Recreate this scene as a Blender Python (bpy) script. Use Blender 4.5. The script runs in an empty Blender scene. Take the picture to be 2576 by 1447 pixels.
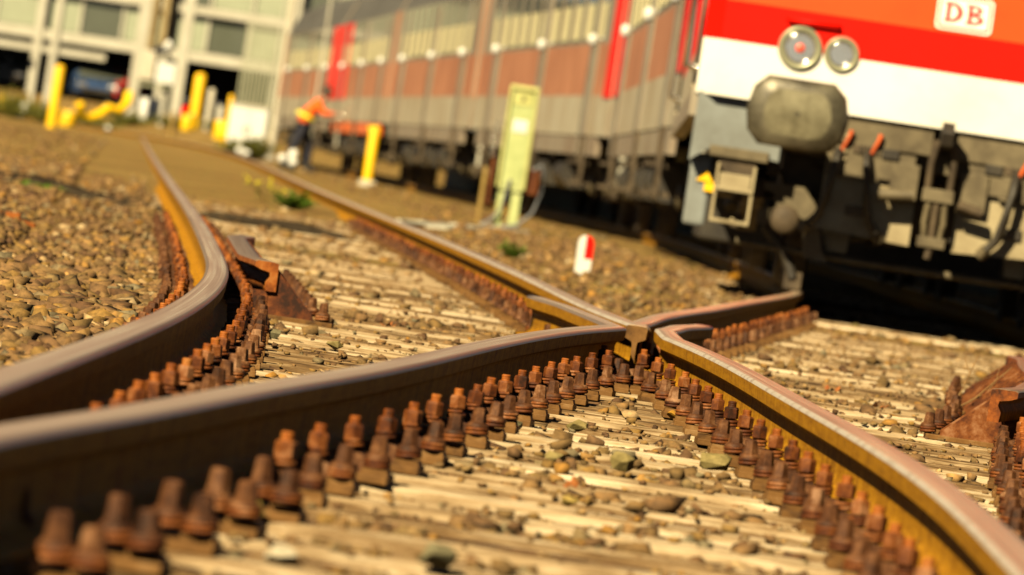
import bpy, bmesh, math, random
import numpy as np
from mathutils import Vector, Matrix
SC = bpy.context.scene
COL = SC.collection
PI = math.pi

# ------------------------------------------------------------ camera, sky, sun, exposure
ROLL = math.radians(8.6); PITCH = math.atan(275.6 / 20000.0); FPX = 20000.0; CAMZ = 0.41
cam_d = bpy.data.cameras.new('camera'); cam = bpy.data.objects.new('camera', cam_d); COL.objects.link(cam)
fwd = Vector((0, math.cos(PITCH), -math.sin(PITCH))); up0 = Vector((0, math.sin(PITCH), math.cos(PITCH)))
cr, sr = math.cos(ROLL), math.sin(ROLL)
rgt = cr * Vector((1, 0, 0)) + sr * up0; upv = -sr * Vector((1, 0, 0)) + cr * up0
m = Matrix((rgt, upv, -fwd)).transposed().to_4x4(); m.translation = Vector((0, 0, CAMZ))
cam.matrix_world = m
cam_d.sensor_width = 36.0; cam_d.lens = 36.0 * FPX / 2576.0
cam_d.clip_start = 0.5; cam_d.clip_end = 4000
cam_d.dof.use_dof = True; cam_d.dof.focus_distance = 21.0; cam_d.dof.aperture_fstop = 9.6
SC.camera = cam
SC.view_settings.view_transform = 'Standard'; SC.view_settings.look = 'None'
SC.view_settings.exposure = 1.10; SC.view_settings.gamma = 1.0
SC.cycles.use_denoising = True; SC.cycles.diffuse_bounces = 0
SUN_DIR = Vector((0.50, 0.89, -0.80)).normalized()     # the way the light travels
W = bpy.data.worlds.new('World'); SC.world = W; W.use_nodes = True
wn = W.node_tree.nodes; wn.clear()
wo = wn.new('ShaderNodeOutputWorld'); wb = wn.new('ShaderNodeBackground'); ws = wn.new('ShaderNodeTexSky')
ws.sky_type = 'NISHITA'; ws.sun_disc = False
ws.sun_elevation = math.asin(-SUN_DIR.z)
ws.sun_rotation = math.atan2(-SUN_DIR.x, -SUN_DIR.y)
ws.air_density = 0.32; ws.dust_density = 0.25; ws.ozone_density = 0.6; ws.altitude = 300
wb.inputs['Strength'].default_value = 0.05
wt = wn.new('ShaderNodeMix'); wt.data_type = 'RGBA'; wt.blend_type = 'MULTIPLY'; wt.inputs[0].default_value = 1.0
wt.inputs[7].default_value = (0.60, 0.48, 0.34, 1)      # warm white balance, also dims the sky fill
W.node_tree.links.new(ws.outputs[0], wt.inputs[6]); W.node_tree.links.new(wt.outputs[2], wb.inputs[0]); W.node_tree.links.new(wb.outputs[0], wo.inputs[0])
sd = bpy.data.lights.new('sun', 'SUN'); sd.energy = 5.0; sd.angle = math.radians(0.5); sd.color = (1.0, 0.82, 0.49)
so = bpy.data.objects.new('sun', sd); COL.objects.link(so)
so.rotation_euler = SUN_DIR.to_track_quat('-Z', 'Y').to_euler(); so.location = (-30, -30, 40)

# ------------------------------------------------------------ from a spot in the photo (2576 px wide) to the place it stands
def ray(x, y):
    a, b = (x - 1288) / FPX, -(y - 723.5) / FPX
    return fwd + rgt * a + upv * b
def at(x, y, z=0.0):
    r = ray(x, y); t = (z - CAMZ) / r.z
    return Vector((r.x * t, r.y * t, z))
def atd(x, y, d):
    r = ray(x, y); t = d / r.y
    return Vector((r.x * t, d, CAMZ + r.z * t))

# ------------------------------------------------------------ materials
MATS = {}
def nodes(name):
    mt = bpy.data.materials.new(name); mt.use_nodes = True
    nt = mt.node_tree; b = nt.nodes['Principled BSDF']
    return mt, nt, b
def ramp(nt, fac, stops):
    r = nt.nodes.new('ShaderNodeValToRGB'); e = r.color_ramp.elements
    while len(e) < len(stops): e.new(0.5)
    for i, (p, c) in enumerate(stops):
        e[i].position = p; e[i].color = (c[0], c[1], c[2], 1)
    nt.links.new(fac, r.inputs[0]); return r.outputs[0]
def noise(nt, vec, scale, detail=6, rough=0.6):
    n = nt.nodes.new('ShaderNodeTexNoise'); n.inputs['Scale'].default_value = scale
    n.inputs['Detail'].default_value = detail; n.inputs['Roughness'].default_value = rough
    if vec: nt.links.new(vec, n.inputs['Vector'])
    return n.outputs[0]
def mapping(nt, vec, sc=(1, 1, 1), off=None):
    mp = nt.nodes.new('ShaderNodeMapping'); mp.inputs['Scale'].default_value = sc
    nt.links.new(vec, mp.inputs['Vector'])
    if off: nt.links.new(off, mp.inputs['Location'])
    return mp.outputs[0]
def math_(nt, op, a, b=None):
    n = nt.nodes.new('ShaderNodeMath'); n.operation = op
    for i, v in enumerate((a, b)):
        if v is None: continue
        if isinstance(v, (int, float)): n.inputs[i].default_value = v
        else: nt.links.new(v, n.inputs[i])
    return n.outputs[0]
def mix(nt, fac, a, b, mode='MIX'):
    n = nt.nodes.new('ShaderNodeMix'); n.data_type = 'RGBA'; n.blend_type = mode
    for s, v in ((n.inputs[0], fac), (n.inputs[6], a), (n.inputs[7], b)):
        if isinstance(v, (int, float)): s.default_value = v
        elif isinstance(v, tuple): s.default_value = (*v, 1)
        else: nt.links.new(v, s)
    return n.outputs[2]
def bump(nt, b, h, strength=0.3, dist=0.01):
    n = nt.nodes.new('ShaderNodeBump'); n.inputs['Strength'].default_value = strength
    n.inputs['Distance'].default_value = dist
    nt.links.new(h, n.inputs['Height']); nt.links.new(n.outputs[0], b.inputs['Normal'])
def objvec(nt, rnd=True):
    tc = nt.nodes.new('ShaderNodeTexCoord'); v = tc.outputs['Object']
    if rnd:
        oi = nt.nodes.new('ShaderNodeObjectInfo'); va = nt.nodes.new('ShaderNodeVectorMath'); va.operation = 'ADD'
        cx = nt.nodes.new('ShaderNodeCombineXYZ')
        q = math_(nt, 'MULTIPLY', oi.outputs['Random'], 37.0)
        nt.links.new(q, cx.inputs[0]); nt.links.new(q, cx.inputs[1])
        nt.links.new(v, va.inputs[0]); nt.links.new(cx.outputs[0], va.inputs[1]); v = va.outputs[0]
        return v, oi.outputs['Random']
    return v, None
def worn(name, base, dark, rough=0.6, scale=6.0, metal=0.0, bumps=0.15, lo=0.35, hi=0.62, dist=0.004, spec=0.5):
    """paint or metal with blotches of dirt in it"""
    mt, nt, b = nodes(name); v, r = objvec(nt)
    n = noise(nt, v, scale, 8, 0.65)
    c = ramp(nt, n, [(lo, dark), (hi, base), (1.0, tuple(min(1, q * 1.12) for q in base))])
    nt.links.new(c, b.inputs['Base Color'])
    b.inputs['Metallic'].default_value = metal
    b.inputs['Specular IOR Level'].default_value = spec
    rr = math_(nt, 'ADD', math_(nt, 'MULTIPLY', n, -0.25), rough + 0.12); nt.links.new(rr, b.inputs['Roughness'])
    if bumps: bump(nt, b, noise(nt, v, scale * 8, 5, 0.7), bumps, dist)
    MATS[name] = mt; return mt

# rust for castings, bolts and plates
def rusty(name, cols, sc=28.0, bs=0.7):
    mt, nt, b = nodes(name); v, r = objvec(nt)
    n = noise(nt, v, sc, 8, 0.7); n2 = noise(nt, v, sc * 0.35, 4, 0.6)
    f = math_(nt, 'ADD', math_(nt, 'MULTIPLY', n, 0.7), math_(nt, 'MULTIPLY', n2, 0.3))
    f = math_(nt, 'ADD', f, math_(nt, 'MULTIPLY', math_(nt, 'SUBTRACT', r, 0.5), 0.12))
    c = ramp(nt, f, [(0.36, cols[0]), (0.47, cols[1]), (0.56, cols[2]), (0.66, cols[3])])
    nt.links.new(c, b.inputs['Base Color']); b.inputs['Roughness'].default_value = 0.62
    b.inputs['Specular IOR Level'].default_value = 0.22
    bump(nt, b, noise(nt, v, sc * 9, 6, 0.75), bs, 0.0012)
    MATS[name] = mt; return mt
rusty('rust', [(.022, .007, .003), (.085, .022, .005), (.165, .050, .010), (.28, .13, .060)])
rusty('rust_orange', [(.04, .010, .002), (.16, .040, .005), (.27, .075, .009), (.34, .13, .03)])
rusty('rust_grey', [(.020, .007, .003), (.062, .022, .008), (.125, .050, .018), (.28, .15, .080)])
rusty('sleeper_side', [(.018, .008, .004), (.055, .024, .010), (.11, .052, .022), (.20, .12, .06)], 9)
rusty('rust_plate', [(.045, .020, .006), (.125, .058, .014), (.17, .082, .022), (.25, .145, .06)], 14)

def rail_side():
    mt, nt, b = nodes('rail_side')
    tc = nt.nodes.new('ShaderNodeTexCoord'); uv = tc.outputs['UV']
    n = noise(nt, mapping(nt, uv, (5, 60, 1)), 1.0, 8, 0.7)
    n2 = noise(nt, mapping(nt, uv, (26, 3.0, 1)), 1.0, 6, 0.6)
    f = math_(nt, 'ADD', math_(nt, 'MULTIPLY', n, 0.45), math_(nt, 'MULTIPLY', n2, 0.55))
    c = ramp(nt, f, [(0.30, (.05, .020, .004)), (0.42, (.22, .092, .005)), (0.55, (.385, .178, .008)), (0.75, (.49, .26, .03))])
    nt.links.new(c, b.inputs['Base Color']); b.inputs['Roughness'].default_value = 0.7; b.inputs['Specular IOR Level'].default_value = 0.08
    bump(nt, b, noise(nt, mapping(nt, uv, (160, 160, 1)), 1.0, 6, 0.7), 0.35, 0.0012)
    MATS['rail_side'] = mt
def rail_top(nm='rail_top', q=1.0, rg=.52):
    mt, nt, b = nodes(nm)
    tc = nt.nodes.new('ShaderNodeTexCoord'); uv = tc.outputs['UV']
    n = noise(nt, mapping(nt, uv, (0.12, 130, 1)), 1.0, 7, 0.65)      # long scratches worn by wheels
    n2 = noise(nt, mapping(nt, uv, (0.25, 30, 1)), 1.0, 4, 0.6)
    f = math_(nt, 'ADD', math_(nt, 'MULTIPLY', n, 0.6), math_(nt, 'MULTIPLY', n2, 0.4))
    c = ramp(nt, f, [(p, tuple(min(.9, z * q) for z in c_)) for p, c_ in ((0.34, (.21, .125, .075)), (0.5, (.39, .265, .175)), (0.64, (.64, .49, .34)))])
    nt.links.new(c, b.inputs['Base Color']); b.inputs['Metallic'].default_value = 0.42
    nt.links.new(math_(nt, 'ADD', math_(nt, 'MULTIPLY', f, -0.3), rg), b.inputs['Roughness'])
    bump(nt, b, n, 0.25, 0.0012)
    MATS[nm] = mt
rail_side(); rail_top('rail_top', .70); rail_top('rail_polish', 1.55, .44)

def wood_tie():
    mt, nt, b = nodes('sleeper_wood'); v, r = objvec(nt)
    g = noise(nt, mapping(nt, v, (1.6, 42, 18)), 1.0, 8, 0.72)
    g2 = noise(nt, mapping(nt, v, (3.0, 9, 6)), 1.0, 6, 0.65)
    f = math_(nt, 'ADD', math_(nt, 'MULTIPLY', g, 0.6), math_(nt, 'MULTIPLY', g2, 0.4))
    f = math_(nt, 'ADD', f, math_(nt, 'MULTIPLY', math_(nt, 'SUBTRACT', r, 0.5), 0.13))
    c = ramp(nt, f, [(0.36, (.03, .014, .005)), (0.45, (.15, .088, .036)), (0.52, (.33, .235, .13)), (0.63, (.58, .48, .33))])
    nt.links.new(c, b.inputs['Base Color']); b.inputs['Roughness'].default_value = 0.8
    b.inputs['Specular IOR Level'].default_value = 0.25
    bump(nt, b, g, 0.8, 0.008)
    MATS['sleeper_wood'] = mt
wood_tie()

def stone_mat(name, attr=True):
    mt, nt, b = nodes(name)
    tc = nt.nodes.new('ShaderNodeTexCoord'); v = tc.outputs['Object']
    n = noise(nt, v, 38.0, 8, 0.7)
    if attr:
        a = nt.nodes.new('ShaderNodeAttribute'); a.attribute_name = 'rnd'; r = a.outputs['Fac']
    else:
        oi = nt.nodes.new('ShaderNodeObjectInfo'); r = oi.outputs['Random']
    c1 = ramp(nt, r, [(0.0, (.080, .040, .018)), (0.22, (.150, .084, .036)), (0.45, (.205, .118, .045)), (0.62, (.120, .075, .028)),
                      (0.76, (.235, .135, .035)), (0.86, (.15, .125, .075)), (0.93, (.28, .135, .020)), (1.0, (.40, .30, .17))])
    c2 = ramp(nt, n, [(0.32, (.42, .40, .36)), (0.5, (.95, .95, .95)), (0.7, (1.5, 1.42, 1.25))])
    c = mix(nt, 1.0, c1, c2, 'MULTIPLY')
    nt.links.new(c, b.inputs['Base Color']); b.inputs['Roughness'].default_value = 0.85
    b.inputs['Specular IOR Level'].default_value = 0.3
    bump(nt, b, noise(nt, v, 160.0, 6, 0.75), 0.5, 0.0015)
    MATS[name] = mt; return mt
stone_mat('ballast_stone')
def fixed_stone(name, a, bb):
    mt, nt, b = nodes(name); v, r = objvec(nt)
    n = noise(nt, v, 30.0, 8, 0.7)
    nt.links.new(ramp(nt, n, [(0.35, a), (0.62, bb)]), b.inputs['Base Color']); b.inputs['Roughness'].default_value = 0.8
    bump(nt, b, noise(nt, v, 90.0, 6, 0.7), 0.7, 0.004); MATS[name] = mt
fixed_stone('stone_yellow', (.17, .105, .015), (.30, .21, .05))
fixed_stone('stone_amber', (.28, .13, .006), (.40, .20, .012))
fixed_stone('stone_grey', (.075, .065, .03), (.17, .15, .08))
fixed_stone('stone_olive', (.12, .092, .025), (.26, .20, .07))
fixed_stone('stone_pale', (.30, .25, .17), (.50, .44, .32))

def ground_mat():
    mt, nt, b = nodes('gravel_ground')
    tc = nt.nodes.new('ShaderNodeTexCoord'); v = tc.outputs['Object']
    n1 = noise(nt, v, 0.35, 6, 0.6); n2 = noise(nt, v, 9.0, 8, 0.75)
    vo = nt.nodes.new('ShaderNodeTexVoronoi'); vo.inputs['Scale'].default_value = 22.0; nt.links.new(v, vo.inputs['Vector'])
    f = math_(nt, 'ADD', math_(nt, 'MULTIPLY', n1, 0.45), math_(nt, 'MULTIPLY', n2, 0.55))
    c = ramp(nt, f, [(0.34, (.085, .045, .011)), (0.46, (.20, .118, .026)), (0.56, (.30, .19, .046)), (0.68, (.40, .28, .10))])
    c = mix(nt, 0.30, c, vo.outputs['Color'], 'OVERLAY')
    hs = nt.nodes.new('ShaderNodeHueSaturation'); hs.inputs['Saturation'].default_value = 0.95
    nt.links.new(c, hs.inputs['Color'])
    nt.links.new(hs.outputs[0], b.inputs['Base Color']); b.inputs['Roughness'].default_value = 0.92
    b.inputs['Specular IOR Level'].default_value = 0.2
    bump(nt, b, math_(nt, 'ADD', vo.outputs['Distance'], n2), 1.0, 0.03)
    MATS['ground'] = mt
ground_mat()

worn('rail_corner', (.85, .72, .56), (.40, .27, .17), 0.32, 7.0, 0.45, 0.05, 0.30, 0.5)
worn('train_red', (.78, .006, .001), (.62, .005, .001), 0.5, 1.6, bumps=0.02, lo=0.2, hi=0.5, spec=0.12)
worn('sunlit_red', (.78, .050, .002), (.66, .038, .002), 0.5, 1.6, bumps=0.02, lo=0.2, hi=0.5, spec=0.12)  # sunlight on the upper nose slope put into the red as orange
worn('coach_red', (.85, .010, .004), (.65, .008, .003), 0.5, 1.6, bumps=0.02, spec=0.12)
worn('train_white', (.84, .82, .76), (.66, .62, .52), 0.4, 1.3, bumps=0.02, lo=0.2, hi=0.55)
worn('train_blue_grey', (0.221, 0.246, 0.246), (0.145, 0.153, 0.145), 0.5, 2.5, bumps=0.05)
worn('coach_light', (.44, .40, .30), (.32, .25, .16), 0.5, 0.9, bumps=0.03)
worn('orange_skirt', (.80, .16, .03), (.55, .12, .03), 0.5, 1.6)
worn('coach_tan', (.47, .20, .105), (.30, .115, .06), 0.55, 0.8, bumps=0.03)
worn('coach_grey', (.29, .25, .19), (.20, .145, .10), 0.5, 1.0, bumps=0.03)
worn('coach_roof', (0.120, 0.114, 0.102), (0.060, 0.057, 0.051), 0.6, 1.0)
worn('buffer_steel', (0.160, 0.144, 0.100), (0.040, 0.034, 0.022), 0.42, 3.5, 0.35, 0.35, 0.38, 0.62)
worn('buffer_worn', (0.289, 0.264, 0.170), (0.102, 0.089, 0.051), 0.40, 4.5, 0.4, 0.35, 0.36, 0.60)
worn('dirty_olive', (0.147, 0.118, 0.067), (0.064, 0.048, 0.025), 0.65, 5.0)
worn('dirty_pale', (0.340, 0.284, 0.170), (0.203, 0.158, 0.085), 0.6, 5.0, lo=0.3, hi=0.6)
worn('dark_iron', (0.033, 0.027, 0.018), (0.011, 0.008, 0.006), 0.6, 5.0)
worn('brake_dust', (0.090, 0.063, 0.034), (0.027, 0.017, 0.009), 0.75, 5.0)
worn('black_rubber', (.018, .017, .016), (.008, .008, .008), 0.5, 8.0)
worn('yellow_paint', (.86, .50, .0), (.74, .40, .0), 0.5, 3.0, lo=0.15, hi=0.5, bumps=0.03)
worn('orange_tip', (.65, .12, .03), (.38, .07, .02), 0.5, 9.0)
worn('lime_paint', (0.442, 0.490, 0.214), (0.300, 0.356, 0.135), 0.5, 5.0, lo=0.25, hi=0.6)
worn('lime_trim', (0.502, 0.502, 0.190), (0.342, 0.342, 0.107), 0.5, 5.0, lo=0.25, hi=0.6)
worn('plain_white', (0.680, 0.680, 0.646), (0.561, 0.544, 0.493), 0.5, 4.0, lo=0.15, hi=0.5, bumps=0.03)
worn('marker_red', (.75, .006, .002), (.60, .005, .002), 0.5, 4.0, lo=0.15, hi=0.5, bumps=0.02, spec=0.12)
worn('cable_grey', (0.150, 0.158, 0.180), (0.090, 0.094, 0.105), 0.45, 8.0)
worn('cable_black', (.045, .034, .022), (.022, .016, .011), 0.8, 8.0, spec=0.05)
worn('concrete', (0.252, 0.234, 0.198), (0.168, 0.150, 0.120), 0.85, 4.0)
worn('pale_steel', (0.457, 0.436, 0.362), (0.339, 0.318, 0.251), 0.55, 1.5, lo=0.2, hi=0.6)
worn('cream_render', (0.514, 0.472, 0.373), (0.398, 0.357, 0.265), 0.7, 1.5, lo=0.2, hi=0.6)
worn('timber_tan', (0.300, 0.228, 0.108), (0.204, 0.144, 0.060), 0.7, 3.0)
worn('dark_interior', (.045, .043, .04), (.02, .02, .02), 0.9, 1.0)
worn('car_blue', (.035, .07, .17), (.025, .05, .12), 0.25, 1.0, bumps=0)
worn('car_red', (.50, .03, .025), (.40, .02, .02), 0.25, 1.0, bumps=0)
worn('car_silver', (.42, .43, .43), (.34, .35, .35), 0.25, 1.0, 0.3, bumps=0)
worn('hivis_orange', (.92, .115, .0), (.80, .08, .0), 0.75, 14.0, lo=0.2, hi=0.5)
worn('hivis_yellow', (.90, .78, .05), (.80, .66, .04), 0.7, 14.0, lo=0.2, hi=0.5)
worn('navy_cloth', (0.018, 0.019, 0.036), (0.011, 0.012, 0.021), 0.9, 14.0)
worn('skin', (.50, .27, .18), (.44, .22, .14), 0.6, 14.0, bumps=0.02)
worn('hair', (.05, .03, .02), (.03, .02, .012), 0.6, 30.0)
worn('slat_green', (0.328, 0.335, 0.234), (0.234, 0.234, 0.148), 0.6, 2.0)
worn('chrome', (.75, .75, .72), (.60, .60, .56), 0.12, 2.0, 0.9, bumps=0, lo=0.2, hi=0.5)
worn('wood_stake', (0.300, 0.198, 0.048), (0.204, 0.120, 0.024), 0.75, 10.0)
worn('twig', (0.252, 0.150, 0.054), (0.156, 0.078, 0.024), 0.8, 40.0)
worn('dry_leaf', (0.300, 0.102, 0.018), (0.204, 0.054, 0.009), 0.7, 40.0)
worn('steel_tube', (0.180, 0.180, 0.162), (0.108, 0.102, 0.084), 0.5, 3.0, 0.3)
def plainmat(name, col, rough=0.5, metal=0.0, trans=0.0):
    mt, nt, b = nodes(name); v, r = objvec(nt)
    n = noise(nt, v, 3.0, 3, 0.5)
    nt.links.new(ramp(nt, n, [(0.2, tuple(c * 0.85 for c in col)), (0.8, col)]), b.inputs['Base Color'])
    b.inputs['Roughness'].default_value = rough; b.inputs['Metallic'].default_value = metal
    b.inputs['Transmission Weight'].default_value = trans
    MATS[name] = mt
plainmat('window_glass', (.10, .11, .085), 0.06)
plainmat('hall_glass', (.34, .37, .27), 0.25)
plainmat('lens_glass', (.96, .97, .92), 0.10, 0.0, 1.0)
plainmat('reflector', (.90, .90, .72), 0.5, 0.15)
plainmat('lamp_red', (.80, .12, .08), 0.2)
plainmat('bezel', (.30, .30, .20), 0.35, 0.3)
plainmat('letter_red', (.42, .008, .002), 0.6)
plainmat('curtain', (.60, .54, .32), 0.9)
def leafmat(name, a, c2):
    mt, nt, b = nodes(name); v, r = objvec(nt)
    n = noise(nt, v, 9.0, 4, 0.6)
    nt.links.new(ramp(nt, n, [(0.3, a), (0.7, c2)]), b.inputs['Base Color']); b.inputs['Roughness'].default_value = 0.6
    tr = nt.nodes.new('ShaderNodeBsdfTranslucent'); nt.links.new(ramp(nt, n, [(0.3, a), (0.7, c2)]), tr.inputs[0])
    mx = nt.nodes.new('ShaderNodeMixShader'); mx.inputs[0].default_value = 0.35
    out = nt.nodes['Material Output']; nt.links.new(b.outputs[0], mx.inputs[1]); nt.links.new(tr.outputs[0], mx.inputs[2])
    nt.links.new(mx.outputs[0], out.inputs[0]); MATS[name] = mt
leafmat('leaf_bright', (.07, .16, .012), (.16, .26, .025)); leafmat('leaf_olive', (.13, .14, .02), (.26, .25, .045))
plainmat('petal_yellow', (.80, .68, .02), 0.6)
M = MATS

# ------------------------------------------------------------ mesh helpers
class MB:
    def __init__(s): s.v = []; s.f = []; s.mi = []; s.mats = []; s.sm = []
    def mat(s, name):
        if name not in s.mats: s.mats.append(name)
        return s.mats.index(name)
    def add(s, vs, fs, mat, smooth=False, M4=None):
        o = len(s.v); k = s.mat(mat)
        s.v += [tuple(M4 @ Vector(p)) if M4 else tuple(p) for p in vs]
        for f in fs: s.f.append([o + i for i in f]); s.mi.append(k); s.sm.append(smooth)
    def box(s, c, sz, mat, rz=0.0, taper=1.0, M4=None):
        x, y, z = sz[0] / 2, sz[1] / 2, sz[2] / 2; t = taper
        vs = [(-x, -y, -z), (x, -y, -z), (x, y, -z), (-x, y, -z), (-x * t, -y * t, z), (x * t, -y * t, z), (x * t, y * t, z), (-x * t, y * t, z)]
        R = Matrix.Translation(c) @ Matrix.Rotation(rz, 4, 'Z')
        if M4: R = M4 @ R
        s.add(vs, [(0, 3, 2, 1), (4, 5, 6, 7), (0, 1, 5, 4), (1, 2, 6, 5), (2, 3, 7, 6), (3, 0, 4, 7)], mat, False, R)
    def prism(s, poly, a, b, mat, axis='Y', M4=None, smooth=False):
        """a closed outline pushed from a to b along an axis; outline given in the two other axes"""
        n = len(poly)
        def P(p, t):
            return (p[0], t, p[1]) if axis == 'Y' else ((t, p[0], p[1]) if axis == 'X' else (p[0], p[1], t))
        vs = [P(p, a) for p in poly] + [P(p, b) for p in poly]
        s.add(vs, [tuple(range(n))[::-1], tuple(range(n, 2 * n))], mat, False, M4)
        s.add(vs, [(i, (i + 1) % n, n + (i + 1) % n, n + i) for i in range(n)], mat, smooth, M4)
    def lathe(s, prof, mat, seg=16, M4=None, smooth=True, rot=0.0):
        """prof = [(radius, height)...] about Z"""
        vs = []; fs = []
        for r, z in prof:
            for k in range(seg):
                a = 2 * PI * k / seg + rot; vs.append((r * math.cos(a), r * math.sin(a), z))
        for i in range(len(prof) - 1):
            for k in range(seg):
                fs.append((i * seg + k, i * seg + (k + 1) % seg, (i + 1) * seg + (k + 1) % seg, (i + 1) * seg + k))
        s.add(vs, fs, mat, smooth, M4)
        s.add(vs, [tuple(range(seg))[::-1], tuple((len(prof) - 1) * seg + k for k in range(seg))], mat, False, M4)
    def tube(s, pts, r, mat, seg=8, smooth=True, M4=None):
        pts = [Vector(p) for p in pts]; n = len(pts); vs = []; fs = []
        rr = r if isinstance(r, (list, tuple)) else [r] * n
        up = Vector((0, 0, 1))
        for i, p in enumerate(pts):
            t = (pts[min(i + 1, n - 1)] - pts[max(i - 1, 0)]).normalized()
            a = t.cross(up)
            if a.length < 0.05: a = t.cross(Vector((1, 0, 0)))
            a.normalize(); b = a.cross(t)
            for k in range(seg):
                g = 2 * PI * k / seg; vs.append(p + (a * math.cos(g) + b * math.sin(g)) * rr[i])
        for i in range(n - 1):
            for k in range(seg): fs.append((i * seg + k, i * seg + (k + 1) % seg, (i + 1) * seg + (k + 1) % seg, (i + 1) * seg + k))
        s.add(vs, fs, mat, smooth, M4)
        s.add(vs, [tuple(range(seg))[::-1], tuple((n - 1) * seg + k for k in range(seg))], mat, False, M4)
    def mesh(s, name):
        me = bpy.data.meshes.new(name); me.from_pydata(s.v, [], s.f)
        for q in s.mats: me.materials.append(M[q])
        me.polygons.foreach_set('material_index', s.mi); me.polygons.foreach_set('use_smooth', s.sm)
        bm = bmesh.new(); bm.from_mesh(me); bmesh.ops.recalc_face_normals(bm, faces=bm.faces); bm.to_mesh(me); bm.free()
        me.update(); return me
    def build(s, name, parent=None, bevel=0.0, seg=2, loc=None):
        return link(name, s.mesh(name), parent, bevel, seg, loc)
def link(name, me, parent=None, bevel=0.0, seg=2, loc=None):
    o = bpy.data.objects.new(name, me); COL.objects.link(o)
    if parent: o.parent = parent
    if loc: o.location = loc
    if bevel:
        b = o.modifiers.new('bevel', 'BEVEL'); b.width = bevel; b.segments = seg; b.limit_method = 'ANGLE'; b.angle_limit = math.radians(40)
    return o
def tag(o, label=None, cat=None, group=None, kind=None):
    if label: o['label'] = label
    if cat: o['category'] = cat
    if group: o['group'] = group
    if kind: o['kind'] = kind
    return o
def empty(name, loc, rz, label, cat, group=None):
    o = bpy.data.objects.new(name, None); COL.objects.link(o); o.location = loc; o.rotation_euler = (0, 0, rz)
    o.empty_display_size = 0.1
    return tag(o, label, cat, group)
def dup(root, loc, rz, label, deep=True):
    c = root.copy(); COL.objects.link(c); c.location = loc; c.rotation_euler = (0, 0, rz); c['label'] = label
    for ch in KIDS[root.name]:
        d = ch.copy(); COL.objects.link(d); d.parent = c
        if deep:
            for g in KIDS.get(ch.name, []):
                e = g.copy(); COL.objects.link(e); e.parent = d
    return c
KIDS = {}
def note(root):
    KIDS[root.name] = list(root.children)
    for ch in root.children: KIDS[ch.name] = list(ch.children)
ORD = ['first', 'second', 'third', 'fourth', 'fifth', 'sixth', 'seventh', 'eighth', 'ninth', 'tenth', 'eleventh', 'twelfth', 'thirteenth',
       'fourteenth', 'fifteenth', 'sixteenth', 'seventeenth', 'eighteenth', 'nineteenth']
TENS = ['', '', 'twenty', 'thirty', 'forty', 'fifty', 'sixty', 'seventy', 'eighty', 'ninety']
def ordn(i):
    if i < 20: return ORD[i - 1]
    if i % 10 == 0: return TENS[i // 10][:-1] + 'ieth'
    return TENS[i // 10] + '-' + ORD[i % 10 - 1]
RND = random.Random(7)

# ------------------------------------------------------------ where the rails lie (seen from above, metres)
def spline(pts, y0, y1, step):
    """X as a smooth function of depth through the surveyed points"""
    pts = sorted(pts); ys = np.array([p[0] for p in pts]); xs = np.array([p[1] for p in pts])
    n = len(ys); h = np.diff(ys); A = np.zeros((n, n)); r = np.zeros(n)
    A[0, 0] = A[-1, -1] = 1
    for i in range(1, n - 1):
        A[i, i - 1] = h[i - 1]; A[i, i] = 2 * (h[i - 1] + h[i]); A[i, i + 1] = h[i]
        r[i] = 6 * ((xs[i + 1] - xs[i]) / h[i] - (xs[i] - xs[i - 1]) / h[i - 1])
    mm = np.linalg.solve(A, r)
    def f(y):
        if y <= ys[0]: 
            s0 = (xs[1] - xs[0]) / h[0] - h[0] * mm[1] / 6; return float(xs[0] + s0 * (y - ys[0]))
        i = min(int(np.searchsorted(ys, y)) - 1, n - 2)
        if y > ys[-1]:
            s0 = (xs[-1] - xs[-2]) / h[-1] + h[-1] * mm[-2] / 6; return float(xs[-1] + s0 * (y - ys[-1]))
        a, b = ys[i + 1] - y, y - ys[i]
        return float((mm[i] * a ** 3 + mm[i + 1] * b ** 3) / (6 * h[i]) + (xs[i] / h[i] - mm[i] * h[i] / 6) * a + (xs[i + 1] / h[i] - mm[i + 1] * h[i] / 6) * b)
    return f
fA = spline([(9, -.742), (11.9, -.738), (14.0, -.732), (16.8, -.735), (20.8, -.792), (24.2, -.895), (27.5, -1.04), (37.8, -1.54), (54.6, -2.40), (92.7, -4.35), (204, -9.95)], 0, 0, 0)
fB = spline([(9, -.652), (9.95, -.607), (11.22, -.522), (13, -.414), (15.16, -.272), (19, -.062), (23.9, .262), (25.5, .396), (27.6, .503), (32.2, .792), (36.8, 1.08), (42.3, 1.43), (46, 1.635), (52, 1.80), (60, 1.86), (70, 1.80), (91.5, 1.50), (117, -.25), (144, -2.05), (170, -3.7), (200, -6.0)], 0, 0, 0)
fC = spline([(9, .715), (10.7, .745), (13.2, .775), (15.7, .755), (18.6, .69), (21.5, .622), (25.4, .435), (26.0, .395), (31, .170), (40, -.205), (54, -.86), (69, -1.58), (112, -3.55), (210, -8.77), (250, -13.8), (268, -18.5)], 0, 0, 0)
def fD(y): return fB(y) + 1.44
def slope(f, y): return (f(y + 0.05) - f(y - 0.05)) / 0.1

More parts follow.
